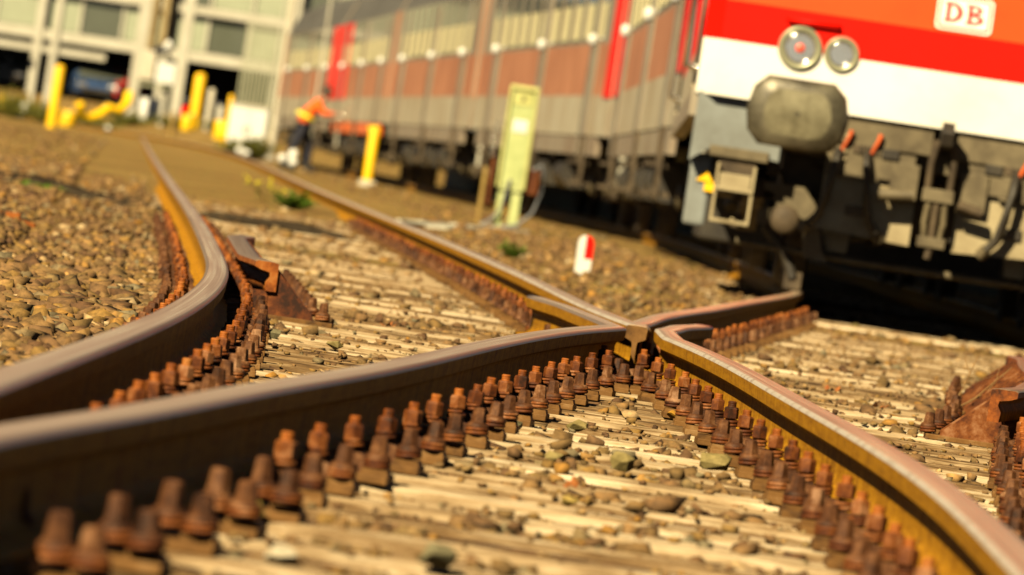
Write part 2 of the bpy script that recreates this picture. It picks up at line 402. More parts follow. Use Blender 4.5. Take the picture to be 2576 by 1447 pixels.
# ------------------------------------------------------------ ground
TIE_Z = -0.165
def sstep(a, b, t):
    t = max(0.0, min(1.0, (t - a) / (b - a))); return t * t * (3 - 2 * t)
def track_zone(x, y):
    """1 inside the sleeper bed, 0 out on the flat yard"""
    l = fA(y) - 0.62; r = fD(y) + 0.75
    if y > 46: l = fA(y) - 0.6; r = fD(y) + 0.75
    a = sstep(l - 0.25, l + 0.12, x) * (1 - sstep(r - 0.1, r + 0.3, x))
    if y > 44:                         # the wedge between the two tracks is filled up
        w = sstep(fC(y) + 0.7, fC(y) + 1.0, x) * (1 - sstep(fB(y) - 0.9, fB(y) - 0.6, x)); a *= 1 - w
    return a
def zg(x, y):
    z = -0.115 + 0.004 * math.sin(x * 3.1 + y * 0.9) + 0.006 * math.sin(y * 0.31 + x)
    if y < 75: z = z + (-0.192 + 0.034 * sstep(36, 46, y) - z) * track_zone(x, y) * (1 - sstep(60, 75, y))
    if y > 205:
        yc = float(np.interp(x, [-40, -18.5, -13.8, -8.77, 0], [300, 268, 250, 212, 206]))
        z += 0.58 * sstep(yc + 7, yc + 26, y) * sstep(212, 222, y) + 0.36 * sstep(268, 290, y)
    return z
def ground():
    xs = sorted(set([round(-6 + 0.1 * i, 3) for i in range(121)] + [-900, -500, -250, -120, -80, -60, -45] + list(range(-36, -24, 2)) + list(range(-24, -6, 1)) + list(range(7, 40, 3)) + [60, 100, 200, 500, 900]))
    ys = sorted(set([-60, -20, 0] + [round(5 + 0.33 * i, 3) for i in range(150)] + [55 + i * 1.5 for i in range(30)] + list(range(100, 200, 6)) + list(range(200, 292, 2)) + [300, 340, 420, 600, 1000, 2000, 3500]))
    vs = [(x, y, zg(x, y)) for y in ys for x in xs]; n = len(xs)
    fs = [(j * n + i, j * n + i + 1, (j + 1) * n + i + 1, (j + 1) * n + i) for j in range(len(ys) - 1) for i in range(n - 1)]
    mb = MB(); mb.add(vs, fs, 'ground', True); tag(mb.build('ground'), kind='structure')
ground()

# ------------------------------------------------------------ ballast: angular stones, one object
def rock_mesh(rng, npts=13, flat=0.7):
    bm = bmesh.new()
    if npts <= 8:                     # a shard with few faces
        for a, b, c in ((-1, -.6, -.7), (1, -.5, -.8), (.2, 1, -.6), (-.7, .5, .6), (.8, .3, .4), (.1, -.8, .9), (-.2, .2, 1)):
            bm.verts.new((a * rng.uniform(.6, 1.3), b * rng.uniform(.5, 1.0), c * flat * rng.uniform(.6, 1.2)))
        npts = 0
    elif npts <= 10:
        for a in (-1, 1):
            for b in (-1, 1):
                for c in (-1, 1):
                    bm.verts.new((a * rng.uniform(.45, 1.25), b * rng.uniform(.30, .95), c * flat * rng.uniform(.25, 1.15)))
        npts = 2
    for _ in range(npts):
        v = Vector((rng.gauss(0, 1), rng.gauss(0, 1), rng.gauss(0, 1))).normalized() * rng.uniform(0.75, 1.12)
        bm.verts.new((v.x * 1.30, v.y * 0.85, v.z * flat))
    r = bmesh.ops.convex_hull(bm, input=bm.verts)
    bmesh.ops.delete(bm, geom=[g for g in r['geom_interior'] if isinstance(g, bmesh.types.BMVert)], context='VERTS')
    bm.verts.index_update(); bm.verts.ensure_lookup_table()
    vs = np.array([v.co[:] for v in bm.verts]); fs = np.array([[v.index for v in f.verts] for f in bm.faces if len(f.verts) == 3])
    bm.free(); return vs, fs
PITCH_T = 0.648
TIES = [9.62 + i * PITCH_T for i in range(54)]           # long switch sleepers, nearest first
def tie_edge(y):
    k = round((y - TIES[0]) / PITCH_T); 
    return abs(y - (TIES[0] + k * PITCH_T))
def ballast():
    rng = random.Random(21); nr = np.random.default_rng(5)
    T = [rock_mesh(rng, rng.choice((8, 8, 8, 9, 10)), rng.uniform(0.45, 0.85)) for _ in range(26)]
    P = []
    def put(x, y, z, s): P.append((x, y, z, s))
    def clear(x, y, top):
        for f in (fA, fB, fC, fD):
            if abs(x - f(y)) < (0.085 if top else 0.075): return False
        return True
    def sow(n, y0, y1, smin, smax):
        for _ in range(n):
            # even over the widening view plus a margin either side
            u = rng.random(); a, b = 0.066, 0.45
            y = rng.uniform(y0, y1)
            if rng.random() > (a * y + b) / (a * y1 + b): continue
            x = rng.uniform(-(a * y + b), a * y + b)
            z0 = zg(x, y); tz = track_zone(x, y)
            s = rng.uniform(smin, smax) * (0.6 if rng.random() < 0.3 else 1.12)
            te = tie_edge(y); ontie = te < 0.125 and tz > 0.6 and y < 64
            lft = x < fA(y) - 0.13 or (y > 26.4 and fC(y) + 0.12 < x < fB(y) - 0.10)
            if ontie and not lft:
                # scattered on the sleepers, in drifts
                dr = 0.5 + 0.5 * math.sin(x * 3.3 + y * 1.7) * math.sin(y * 2.3 - x * 2.1)
                if rng.random() > 0.008 + 0.42 * max(0, dr - 0.74): continue
                near = min(abs(x - f(y)) for f in (fA, fB, fC, fD))
                if near < 0.24: continue
                if not clear(x, y, True): continue
                s = rng.uniform(.010, .030) if rng.random() < .88 else rng.uniform(.028, .038)
                put(x, y, TIE_Z + s * 0.32, s)
            elif lft and tz > 0.3:
                if not clear(x, y, True): continue
                h = rng.uniform(0.004, 0.030) + (0.014 if not ontie else 0.010)
                if x > 0 or y > 27: s *= .72
                if ontie and rng.random() < 0.25: continue
                put(x, y, TIE_Z - 0.012 + h + s * 0.2, s)
            else:
                if not clear(x, y, False): continue
                if tz > 0.5:
                    near = min(abs(x - f(y)) for f in (fA, fB, fC, fD))
                    s *= 0.85; tp = rng.uniform(-0.046, -0.004) + .030 * sstep(36, 46, y) - .008 * (y < 15)
                    pile = math.sin(x * 4.1 + y * 2.9) * math.sin(y * 5.3 - x * 1.7)
                    if near > 0.2 and (rng.random() < 0.06 or pile > 0.80): tp += 0.018
                    put(x, y, TIE_Z + tp - s * 0.5, s)
                else: put(x, y, z0 + s * rng.uniform(0.1, 0.55), s * 0.9)
    for _ in range(16000):           # fine chips and grit on the timber
        y = TIES[0] + round(rng.uniform(-1, 56)) * PITCH_T + rng.uniform(-.12, .12); x = rng.uniform(-(.066 * y + .2), .066 * y + .2)
        if x < fA(y) - .15 or min(abs(x - f(y)) for f in (fA, fB, fC, fD)) < .10: continue
        if rng.random() > .35 + .3 * math.sin(x * 5 + y * 3) + .25 * (x > fC(y)): continue
        g = rng.uniform(.004, .011); put(x, y, TIE_Z + g * .4, g)
    sow(42000, 8.6, 20, 0.014, 0.033)
    sow(42000, 20, 36, 0.015, 0.037)
    sow(30000, 36, 75, 0.018, 0.040)
    sow(5000, 75, 170, 0.02, 0.05)
    P = np.array(P); N = len(P)
    ti = nr.integers(0, len(T), N); vs_all = []; fs_all = []; rn_all = []; off = 0
    for k in range(len(T)):
        idx = np.where(ti == k)[0]; tv, tf = T[k]; m_ = len(idx)
        if not m_: continue
        ax = nr.normal(size=(m_, 3)) * np.array([1, 1, .15]); ax /= np.linalg.norm(ax, axis=1)[:, None]
        tl = nr.normal(size=m_) * np.where(nr.random(m_) < .75, .16, .9); yw = nr.random(m_) * PI
        q1 = np.concatenate([np.cos(tl)[:, None], ax * np.sin(tl)[:, None]], 1); cw, sw = np.cos(yw), np.sin(yw)
        q = np.stack([q1[:, 0] * cw - q1[:, 3] * sw, q1[:, 1] * cw + q1[:, 2] * sw, q1[:, 2] * cw - q1[:, 1] * sw, q1[:, 3] * cw + q1[:, 0] * sw], 1); q /= np.linalg.norm(q, axis=1)[:, None]; w, x, y, z = q.T
        R = np.stack([1 - 2 * (y * y + z * z), 2 * (x * y - z * w), 2 * (x * z + y * w), 2 * (x * y + z * w), 1 - 2 * (x * x + z * z), 2 * (y * z - x * w),
                      2 * (x * z - y * w), 2 * (y * z + x * w), 1 - 2 * (x * x + y * y)], 1).reshape(m_, 3, 3)
        v = np.einsum('nij,kj->nki', R, tv) * P[idx, 3][:, None, None]
        v[:, :, 2] *= 0.85
        v += P[idx, None, :3]
        vs_all.append(v.reshape(-1, 3)); nv = len(tv)
        fs_all.append((tf[None] + (np.arange(m_) * nv)[:, None, None] + off).reshape(-1, 3)); off += m_ * nv
        rn_all.append(np.repeat(nr.random(m_), nv))
    V = np.concatenate(vs_all).astype(np.float32); F = np.concatenate(fs_all).astype(np.int32); Rn = np.concatenate(rn_all).astype(np.float32)
    me = bpy.data.meshes.new('ballast'); me.vertices.add(len(V)); me.vertices.foreach_set('co', V.ravel())
    me.loops.add(F.size); me.loops.foreach_set('vertex_index', F.ravel())
    me.polygons.add(len(F)); me.polygons.foreach_set('loop_start', np.arange(0, F.size, 3, dtype=np.int32)); me.polygons.foreach_set('loop_total', np.full(len(F), 3, dtype=np.int32))
    at_ = me.attributes.new('rnd', 'FLOAT', 'POINT'); at_.data.foreach_set('value', Rn)
    me.materials.append(M['ballast_stone']); me.update(calc_edges=True)
    o = link('ballast', me); tag(o, 'tan and brown crushed ballast stones lying between sleepers and rails', 'ballast', kind='stuff')
ballast()

# single stones that stand out
def stone(p, size, mat, label, seed, flat=0.8, pts=16):
    rng = random.Random(seed); vs, fs = rock_mesh(rng, pts, 1.0)
    mb = MB(); vs = vs / np.abs(vs).max(axis=0)
    mb.add([(v[0] * size[0] / 2, v[1] * size[1] / 2, v[2] * size[2] / 2 + size[2] * 0.45) for v in vs], [tuple(f) for f in fs], mat)
    o = mb.build('stone', bevel=min(size) * 0.05, seg=2, loc=p); o.rotation_euler = (0, 0, rng.uniform(-0.5, 0.5))
    tag(o, label, 'stone', 'loose stones lying on and beside the sleepers')
def on(x, y, dz=0.0):
    return at(x, y, TIE_Z + dz)
for (x, y, sz, mt, lb, sd_) in [
    (2325, 1440, (.060, .05, .085), 'stone_yellow', 'large upright yellowish stone against the curved rail at the bottom right corner', 3),
    (1690, 1056, (.038, .04, .028), 'stone_amber', 'amber coloured cube-shaped stone near the sleeper screws of the curved rail', 5),
    (1558, 1186, (.056, .05, .044), 'stone_olive', 'heart-shaped golden stone standing alone on a pale sleeper between the rails', 8),
    (1100, 1432, (.066, .07, .040), 'stone_grey', 'grey-green stone on the sleeper at the bottom centre of the view', 11),
    (622, 1306, (.050, .05, .036), 'stone_yellow', 'rounded yellow stone beside the blurred bolts at the lower left', 12),
    (1800, 1185, (.075, .06, .042), 'stone_olive', 'big angular olive stone touching the bolt rows of the curved rail', 14),
    (700, 1420, (.058, .05, .032), 'stone_pale', 'pale stone on the nearest sleeper at lower left', 15),
    (1150, 1090, (.055, .06, .030), 'stone_olive', 'flat olive stone just right of the straight rail bolts near the middle', 16),
    (1290, 1085, (.045, .05, .030), 'stone_grey', 'angular grey-olive stone in the crib near the middle rail bolts', 17),
    (1450, 1085, (.060, .06, .034), 'stone_olive', 'broad faceted olive stone in front of the rail crossing', 18),
    (1395, 1170, (.050, .05, .030), 'stone_olive', 'pointed yellow-olive stone left of the heart-shaped one', 19),
    (105, 742, (.032, .03, .034), 'stone_pale', 'round white stone standing out in the brown ballast on the left', 20),
    (1890, 875, (.05, .06, .026), 'stone_pale', 'pale rounded stone behind the wing rail, left of the shadow', 22),
    (2150, 830, (.075, .07, .04), 'stone_olive', 'tall pale stone at the edge of the dark train shadow', 23),
    (840, 880, (.055, .05, .035), 'stone_olive', 'angular stone beside the row of screws at the check rail', 24),
    (690, 855, (.055, .05, .04), 'stone_grey', 'dark olive stone right of the screw row below the check rail', 25),
    (1880, 940, (.045, .05, .026), 'stone_pale', 'small light stone right behind the curved rail head', 26),
    (1602, 905, (.040, .04, .05), 'stone_yellow', 'yellow stone wedged right under the crossing nose', 31),
    (1618, 955, (.045, .04, .03), 'stone_amber', 'amber stone between the bolts just below the crossing nose', 32),
    (1590, 925, (.030, .03, .03), 'stone_olive', 'small olive stone behind the last bolt left of the crossing nose', 33),
    (1430, 1275, (.040, .04, .022), 'stone_yellow', 'little yellow stone on a sleeper right of the lower centre', 27)]:
    stone(on(x, y), sz, mt, lb, sd_)

# ------------------------------------------------------------ sleepers
def tie_mesh(seed, L=3.9, Wd=0.255, H=0.16):
    rng = random.Random(seed); nx, ny = 44, 16
    crk = [rng.uniform(-0.4, 0.4) for _ in range(4)]
    vs = []; fs = []
    lev = [rng.uniform(-0.0035, 0.002) for _ in range(ny + 1)]
    for j in range(ny + 1):
        v = j / ny - 0.5
        for i in range(nx + 1):
            u = i / nx - 0.5; z = lev[j] + 0.003 * math.sin(u * 9 + j * 1.3 + seed) * math.sin(u * 23 + j)
            for c in crk:
                if abs(v - c - 0.03 * math.sin(u * 6 + c * 20)) < 0.034: z -= 0.016
            e = abs(v) * 2
            z -= 0.012 * max(0, (e - 0.82) / 0.18) ** 2 + 0.006 * rng.random() * (e > 0.85)
            vs.append((u * L, v * Wd + 0.003 * math.sin(u * 31 + seed) * e, z))
    n = nx + 1
    for j in range(ny):
        for i in range(nx): fs.append((j * n + i, j * n + i + 1, (j + 1) * n + i + 1, (j + 1) * n + i))
    o = len(vs); rim = [i for i in range(n)] + [j * n + nx for j in range(1, ny + 1)] + [ny * n + i for i in range(nx - 1, -1, -1)] + [j * n for j in range(ny - 1, 0, -1)]
    for r in rim: p = vs[r]; vs.append((p[0], p[1], -H))
    k = len(rim)
    sd_ = [(rim[q], o + q, o + (q + 1) % k, rim[(q + 1) % k]) for q in range(k)]
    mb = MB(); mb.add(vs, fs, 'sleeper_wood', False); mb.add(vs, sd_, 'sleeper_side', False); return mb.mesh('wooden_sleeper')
TM = [tie_mesh(s) for s in range(8)]
KF = min(range(len(TIES)), key=lambda i: abs(TIES[i] - 24.6))   # the sleeper under the crossing
def side_words(i):
    k = i - KF
    if k == 0: return 'directly under the rail crossing'
    return '%s sleeper from the rail crossing %s' % (ordn(abs(k)), 'toward the camera' if k < 0 else 'toward the train')
for i, y in enumerate(TIES):
    l = fA(y) - 0.55; r = fD(y) + 0.55
    o = link('wooden_sleeper', TM[i % 8], loc=((l + r) / 2, y, TIE_Z)); o.scale = ((r - l) / 3.9, 1, 1)
    o.rotation_euler = (0, 0, RND.uniform(-0.004, 0.004))
    tag(o, 'long weathered wooden sleeper, ' + side_words(i), 'sleeper', 'long wooden sleepers under the switch')
yt = TIES[-1] + PITCH_T; k = 0
while yt < 64:
    k += 1; cx = (fA(yt) + fC(yt)) / 2; a = -math.atan((slope(fA, yt) + slope(fC, yt)) / 2)
    o = link('wooden_sleeper', TM[k % 8], loc=(cx, yt, TIE_Z + 0.01)); o.scale = (2.6 / 3.9, 1, 1); o.rotation_euler = (0, 0, a)
    tag(o, 'weathered sleeper of the left-going track, %s beyond the long sleepers' % ordn(k), 'sleeper', 'sleepers of the left track')
    cx = fB(yt) + 0.72
    o = link('wooden_sleeper', TM[(k + 3) % 8], loc=(cx, yt, TIE_Z + 0.02)); o.scale = (2.6 / 3.9, 1, 1); o.rotation_euler = (0, 0, -math.atan(slope(fB, yt)))
    tag(o, 'brown wooden sleeper in the shadow under the train, %s one beyond the long sleepers' % ordn(k), 'sleeper', 'sleepers under the train')
    yt += PITCH_T

# ------------------------------------------------------------ rails
RH = 0.149
def profile():
    h = [(-.0335, -.041), (-.0358, -.010), (-.0335, -.0042), (-.027, -.0010), (-.013, -.0001), (0, 0), (.013, -.0001), (.027, -.0010), (.0335, -.0042), (.0358, -.010), (.0335, -.041)]
    low = [(.010, -.052), (.0075, -.062), (.0070, -.105), (.010, -.120), (.026, -.131), (.0600, -.138), (.0625, -.141), (.0625, -.149)]
    return h + low + [(-x, z) for x, z in low[::-1]]
PROF = profile()
def sweep(mb, path, prof=PROF, top_idx=range(1, 9), top='rail_top', side='rail_side', corner=False):
    """push the rail section along a path; UV = (metres along, metres round the section)"""
    n = len(prof); P = [Vector((p[0], p[1], p[2] if len(p) > 2 else 0)) for p in path]
    acc = [0]
    for i in range(1, len(P)): acc.append(acc[-1] + (P[i] - P[i - 1]).length)
    cum = [0]
    for i in range(n): a, b = prof[i], prof[(i + 1) % n]; cum.append(cum[-1] + math.hypot(b[0] - a[0], b[1] - a[1]))
    o = len(mb.v); vs = []
    for i, p in enumerate(P):
        t = P[min(i + 1, len(P) - 1)] - P[max(i - 1, 0)]; t.z = 0; t.normalize(); nx = Vector((t.y, -t.x, 0))
        for (x, z) in prof: vs.append(tuple(p + nx * x + Vector((0, 0, z))))
    mb.v += vs; kt, ks = mb.mat(top), mb.mat(side)
    for i in range(len(P) - 1):
        for k in range(n):
            k2 = (k + 1) % n
            mb.f.append([o + i * n + k, o + i * n + k2, o + (i + 1) * n + k2, o + (i + 1) * n + k])
            mb.mi.append(mb.mat('rail_corner') if corner and k in (1, 2) else (mb.mat('rail_polish') if (top == 'rail_top' and len(prof) > 20 and 3 <= k <= 6) else (kt if k in top_idx else ks))); mb.sm.append(k in range(1, 9) or 11 <= k < n - 1)
            mb.uv.append([(acc[i], cum[k]), (acc[i], cum[k + 1]), (acc[i + 1], cum[k + 1]), (acc[i + 1], cum[k])])
    for e, sgn in ((0, 1), (len(P) - 1, -1)):
        f = [o + e * n + k for k in range(n)]
        mb.f.append(f); mb.mi.append(mb.mat('rust_plate') if side == 'rail_side' else ks); mb.sm.append(False); mb.uv.append([(acc[e] + prof[k][0], prof[k][1]) for k in range(n)])
class RB(MB):
    def __init__(s): super().__init__(); s.uv = []
    def build(s, name, parent=None, **kw):
        me = bpy.data.meshes.new(name); me.from_pydata(s.v, [], s.f)
        for q in s.mats: me.materials.append(M[q])
        me.polygons.foreach_set('material_index', s.mi); me.polygons.foreach_set('use_smooth', s.sm)
        ul = me.uv_layers.new(name='UVMap'); flat = [c for f in s.uv for p in f for c in p]; ul.data.foreach_set('uv', flat)
        bm = bmesh.new(); bm.from_mesh(me); bmesh.ops.recalc_face_normals(bm, faces=bm.faces); bm.to_mesh(me); bm.free()
        return link(name, me, parent)
def path(f, y0, y1):
    out = []; y = y0
    while y < y1 - 1e-6: out.append((f(y), y, 0)); y += 0.3 if y < 45 else (1.0 if y < 110 else 3.0)
    out.append((f(y1), y1, 0)); return out
def rail_obj(paths, label, name='rail', corner=False):
    mb = RB()
    for p in paths: sweep(mb, p, corner=corner)
    o = mb.build(name); return tag(o, label, 'rail', 'running rails of the two tracks')
rail_obj([path(fA, 6.0, 203.5)], 'left running rail bending sharply to the left, shiny top, nearest the brown ballast')
# near part of the middle rail: runs to the throat, then flares off left as the wing rail
yT = 24.75
nearB = path(fB, 6.0, yT)
wl = [(fC(y) - 0.118 - 0.05 * sstep(27.2, 28.6, y) , y, -0.001) for y in np.arange(26.1, 28.7, 0.25)]
nb = nearB + [(fB(yT) * 0.6 + wl[0][0] * 0.4, 25.35, -0.001)] + wl
rail_obj([nb], 'long rail with dark shaded side running from the lower left to the crossing')
# near part of the curved right rail, hooking over to the right as the other wing
yS = 24.15
nearC = path(fC, 6.0, yS)
wr = [(fB(y) + 0.112 + 0.06 * sstep(26.4, 27.8, y), y, -0.001) for y in np.arange(25.5, 27.9, 0.25)]
nc = nearC + [(fC(yS) * 0.45 + wr[0][0] * 0.55, 24.85, -0.001)] + wr
rail_obj([nc], corner=True, label='curved golden brown rail sweeping to the lower right, hooked wing end at the crossing')
# the nose: the two rails beyond the crossing meet in a point
yN = 25.3
def vee():
    fr = empty('crossing_nose_rails', (0, 0, 0), 0, 'two rails meeting in the crossing nose and running off beyond it', 'rail', 'running rails of the two tracks')
    mb = RB(); p = path(fC, 25.55, 268.0); mb_p = [(0.5 * (fB(yN) + fC(yN)), yN, 0)] + p; sweep(mb, mb_p, corner=True); mb.build('left_nose_rail', fr)
    mb = RB(); p = path(fB, 25.9, 200.0); sweep(mb, [(0.5 * (fB(25.35) + fC(25.35)) + 0.012, 25.45, -0.0015)] + p); mb.build('right_nose_rail', fr)
vee()
rail_obj([path(fD, 8.0, 200.0)], 'rightmost running rail, passing under the right wheels of the locomotive')

# ------------------------------------------------------------ fastenings
def nut_mesh():
    mb = MB()
    mb.lathe([(.0175, 0), (.0188, .002), (.0188, .024), (.0160, .0285), (.0125, .0285)], 'rust', 6, smooth=False)
    mb.lathe([(.0105, .026), (.0109, .0305), (.0100, .032), (.0109, .0345), (.0100, .036), (.0109, .0385), (.0103, .0420), (.0080, .0432)], 'rust_orange', 14)
    return mb.mesh('nut')
def coil(mb, r, n, dz, th, mat, z0=0.0):
    pts = []; N = int(22 * n)
    for i in range(N + 1):
        a = 2 * PI * i / 22; pts.append((r * math.cos(a), r * math.sin(a), z0 + th + dz * i / 22))
    mb.tube(pts, th, mat, 6)
def clip_mesh():
    """clamp plate stepping from the base rib onto the rail foot; x = away from the rail, origin at the bolt foot"""
    mb = MB()
    mb.prism([(-.052, .0135), (-.052, .028), (-.030, .034), (.018, .034), (.034, .028), (.036, -.004), (.020, -.004), (.016, .013), (-.020, .0155)], -.026, .026, 'rust_grey', 'Y')
    return mb.mesh('rail_clip')
def washer_mesh():
    mb = MB(); coil(mb, .0165, 1.9, .0082, .0042, 'rust'); return mb.mesh('spring_washer')
def screw_mesh():
    mb = MB()
    mb.lathe([(.0236, 0), (.0245, .003), (.0225, .008), (.0190, .011), (.017, .012)], 'rust_grey', 18)
    mb.lathe([(.0180, .009), (.0176, .012), (.0142, .040), (.0112, .0430), (.004, .0438)], 'rust_grey', 6, smooth=False, rot=0.4)
    return mb.mesh('sleeper_screw')
def swasher_mesh():
    mb = MB(); coil(mb, .0212, 2.0, .0080, .0045, 'rust'); return mb.mesh('double_washer')
def plate_mesh():
    mb = MB()
    mb.box((0, 0, -.0075), (.352, .15, .015), 'rust_plate')
    for s in (-1, 1):
        mb.prism([(s * .064, 0), (s * .070, .014), (s * .079, .016), (s * .086, .012), (s * .088, 0)], -.083, .083, 'rust_plate', 'Y')
        mb.prism([(s * .124, 0), (s * .126, .010), (s * .171, .010), (s * .174, 0)], -.040, .040, 'rust_plate', 'Y')
    return mb.mesh('base_plate')
NUT, CLIP, WSH, SCR, SWS, PLT = nut_mesh(), clip_mesh(), washer_mesh(), screw_mesh(), swasher_mesh(), plate_mesh()
def make_fastening(full):
    r = empty('rail_fastening', (0, 0, 0), 0, 'x', 'rail fastening', 'bolted rail fastenings on the sleepers')
    link('base_plate', PLT, r, 0.0015)
    for s in (-1, 1):
        c = link('rail_clip', CLIP, r, 0.003, loc=(s * .100, 0, 0)); c.rotation_euler = (0, 0, 0 if s > 0 else PI)
        if full:
            w = link('spring_washer', WSH, c, loc=(0, 0, .035)); n = link('nut', NUT, c, 0.0015, loc=(0, 0, .0555))
            n.rotation_euler = (0, 0, 0.35 * s)
        else: link('nut', NUT, c, loc=(0, 0, .046))
        q = link('sleeper_screw', SCR, r, 0.0012 if full else 0, loc=(s * .150, s * -.02, .026))
        if full: link('double_washer', SWS, q, loc=(0, 0, -.0175))
    note(r); return r
def make_slide(full=True):
    r = empty('rail_fastening', (0, 0, 0), 0, 'x', 'rail fastening', 'bolted rail fastenings on the sleepers')
    link('base_plate', PLT, r, 0.0015).location.x = .022
    for x, y, sc in ((.122, .03, 1.18), (.172, -.04, .95)):
        q = link('sleeper_screw', SCR, r, 0.0012, loc=(x, y, .026)); q.scale = (1.05, 1.05, sc); link('double_washer', SWS, q, loc=(0, 0, -.0175))
    for s in (-1,):
        c = link('rail_clip', CLIP, r, 0.003, loc=(s * .100, 0, 0)); c.rotation_euler = (0, 0, PI)
    note(r); return r
# make the two kinds; each is used up by its first place
KIND = {}
def put_fast(f, i, y, words, off=1):
    full = y < 29.5
    if f is fB and y < 12.4: full = 'slide'
    if i < 0: return
    a = -math.atan(slope(f, y)); loc = (f(y) + RND.uniform(-.004, .004), y + RND.uniform(-.012, .012), -.1495); rz = a + RND.uniform(-.02, .02)
    if full not in KIND:
        r = make_slide() if full == 'slide' else make_fastening(full); KIND[full] = r; r.location = loc; r.rotation_euler = (0, 0, rz); r['label'] = words
        return
    r = dup(KIND[full], loc, rz, words)
    for c in r.children:
        if c.name.startswith('sleeper_screw'): c.rotation_euler = (RND.uniform(-.04, .04), RND.uniform(-.04, .04), RND.uniform(0, PI)); c.location.y += RND.uniform(-.012, .012)
        if c.name.startswith('rail_clip'):
            for g in c.children:
                if g.name.startswith('nut'): g.rotation_euler = (RND.uniform(-.05, .05), RND.uniform(-.05, .05), RND.uniform(0, PI)); g.location.z += RND.uniform(-.002, .004)
def fast_words(i, rail):
    k = i - KF
    where = ['rusty bolted fastening of the %s on the sleeper under the crossing', 'rusty bolted fastening of the %s, %s from the crossing %s'][k != 0]
    return where % rail if k == 0 else where % (rail, ordn(abs(k)), 'toward the camera' if k < 0 else 'toward the train')
for i, y in enumerate(TIES):
    put_fast(fA, i, y, fast_words(i, 'left bending rail'))
    if abs(i - KF) > 1:
        put_fast(fB, i, y, fast_words(i, 'middle rail')); put_fast(fC, i, y, fast_words(i, 'curved right rail'))
    elif i == KF: put_fast(lambda q: fB(q) + .03, i, y - .18, fast_words(i, 'crossing'))
    elif i < KF:
        put_fast(lambda q: fB(q) - .06, i, y, fast_words(i, 'middle rail')); 
    if y < 40: put_fast(fD, i, y, fast_words(i, 'rightmost rail'))
yt = TIES[-1] + PITCH_T; k = 0
while yt < 60:
    k += 1; put_fast(fC, 1, yt, 'small rusty fastening far back on the far left-going rail, %s beyond the long sleepers' % ordn(k)); yt += PITCH_T

# ------------------------------------------------------------ check rails with their bracket chairs
CPROF = [(-.030, -.020), (-.030, -.004), (-.022, 0), (.030, 0), (.046, -.004), (.048, -.095), (.014, -.095), (.012, -.066), (.022, -.048), (.020, -.034), (-.010, -.028)]
def check_rail(pts, flip, label, top_z=0.02):
    r = empty('check_rail', (0, 0, 0), 0, label, 'check rail', 'check rails')
    mb = RB(); pr = CPROF if not flip else [(-x, z) for x, z in CPROF[::-1]]
    n = len(pr)
    ti = [i for i in range(n) if pr[i][1] > -0.005 and pr[(i + 1) % n][1] > -0.005]
    sweep(mb, [(x, y, top_z) for x, y in pts], pr, ti, 'rail_top', 'rust_orange'); mb.build('guard_rail', r); return r
def chair(r, x, y, flip, big=1.0):
    """base plate, sloping triangular bracket plate and the screw at its toe; opens to +x (or -x)"""
    s = -1 if flip else 1
    MM = Matrix.Translation((x, y, 0)) @ Matrix.Scale(s, 4, (1, 0, 0))
    mb = MB()
    mb.box((.10, 0, TIE_Z + .0085), (.34, .15, .015), 'rust_plate', M4=MM)
    mb.build('chair_plate', r, 0.002)
    mb = MB()
    for yy in (-.045, .045):
        mb.prism([(.050, .006), (.052, TIE_Z + .016), (.205 * big, TIE_Z + .016), (.200 * big, TIE_Z + .030), (.062, .006)], yy - .007, yy + .007, 'rust', 'Y', M4=MM)
    mb.prism([(.049, TIE_Z + .016), (.049, -.075), (.0, -.076), (-.005, TIE_Z + .016)], -.05, .05, 'rust', 'Y', M4=MM)
    mb.build('bracket', r, 0.0015)
    o = link('sleeper_screw', SCR, r, 0.0015, loc=(x + s * .235 * big, y, TIE_Z + .034)); o.rotation_euler = (0, 0, RND.random())
    link('double_washer', SWS, o, loc=(0, 0, -.020))
cl = []
for y in np.arange(25.75, 31.8, 0.2):
    cl.append((fA(y) + 0.105 + 0.052 * (1 - sstep(25.7, 26.7, y)) + 0.05 * sstep(30.8, 31.8, y), y))
crl = check_rail(cl, False, 'rusty check rail with a cut flared end standing beside the left bending rail')
for i, y in enumerate(TIES):
    if 25.5 < y < 31.9: chair(crl, fA(y) + 0.105 + 0.03 * (1 - sstep(25.7, 26.7, y)), y, False)
cl = []
for y in np.arange(22.6, 30.6, 0.2):
    cl.append((fD(y) - 0.110 - 0.05 * (1 - sstep(22.6, 23.6, y)) - 0.05 * sstep(29.6, 30.6, y), y))
crr = check_rail(cl, True, 'check rail with a stack of sloping bracket plates at the right picture edge')
for i, y in enumerate(TIES):
    if 22.9 < y < 30.6: chair(crr, fD(y) - 0.110 - 0.03 * (1 - sstep(22.6, 23.6, y)), y, True, 1.12)

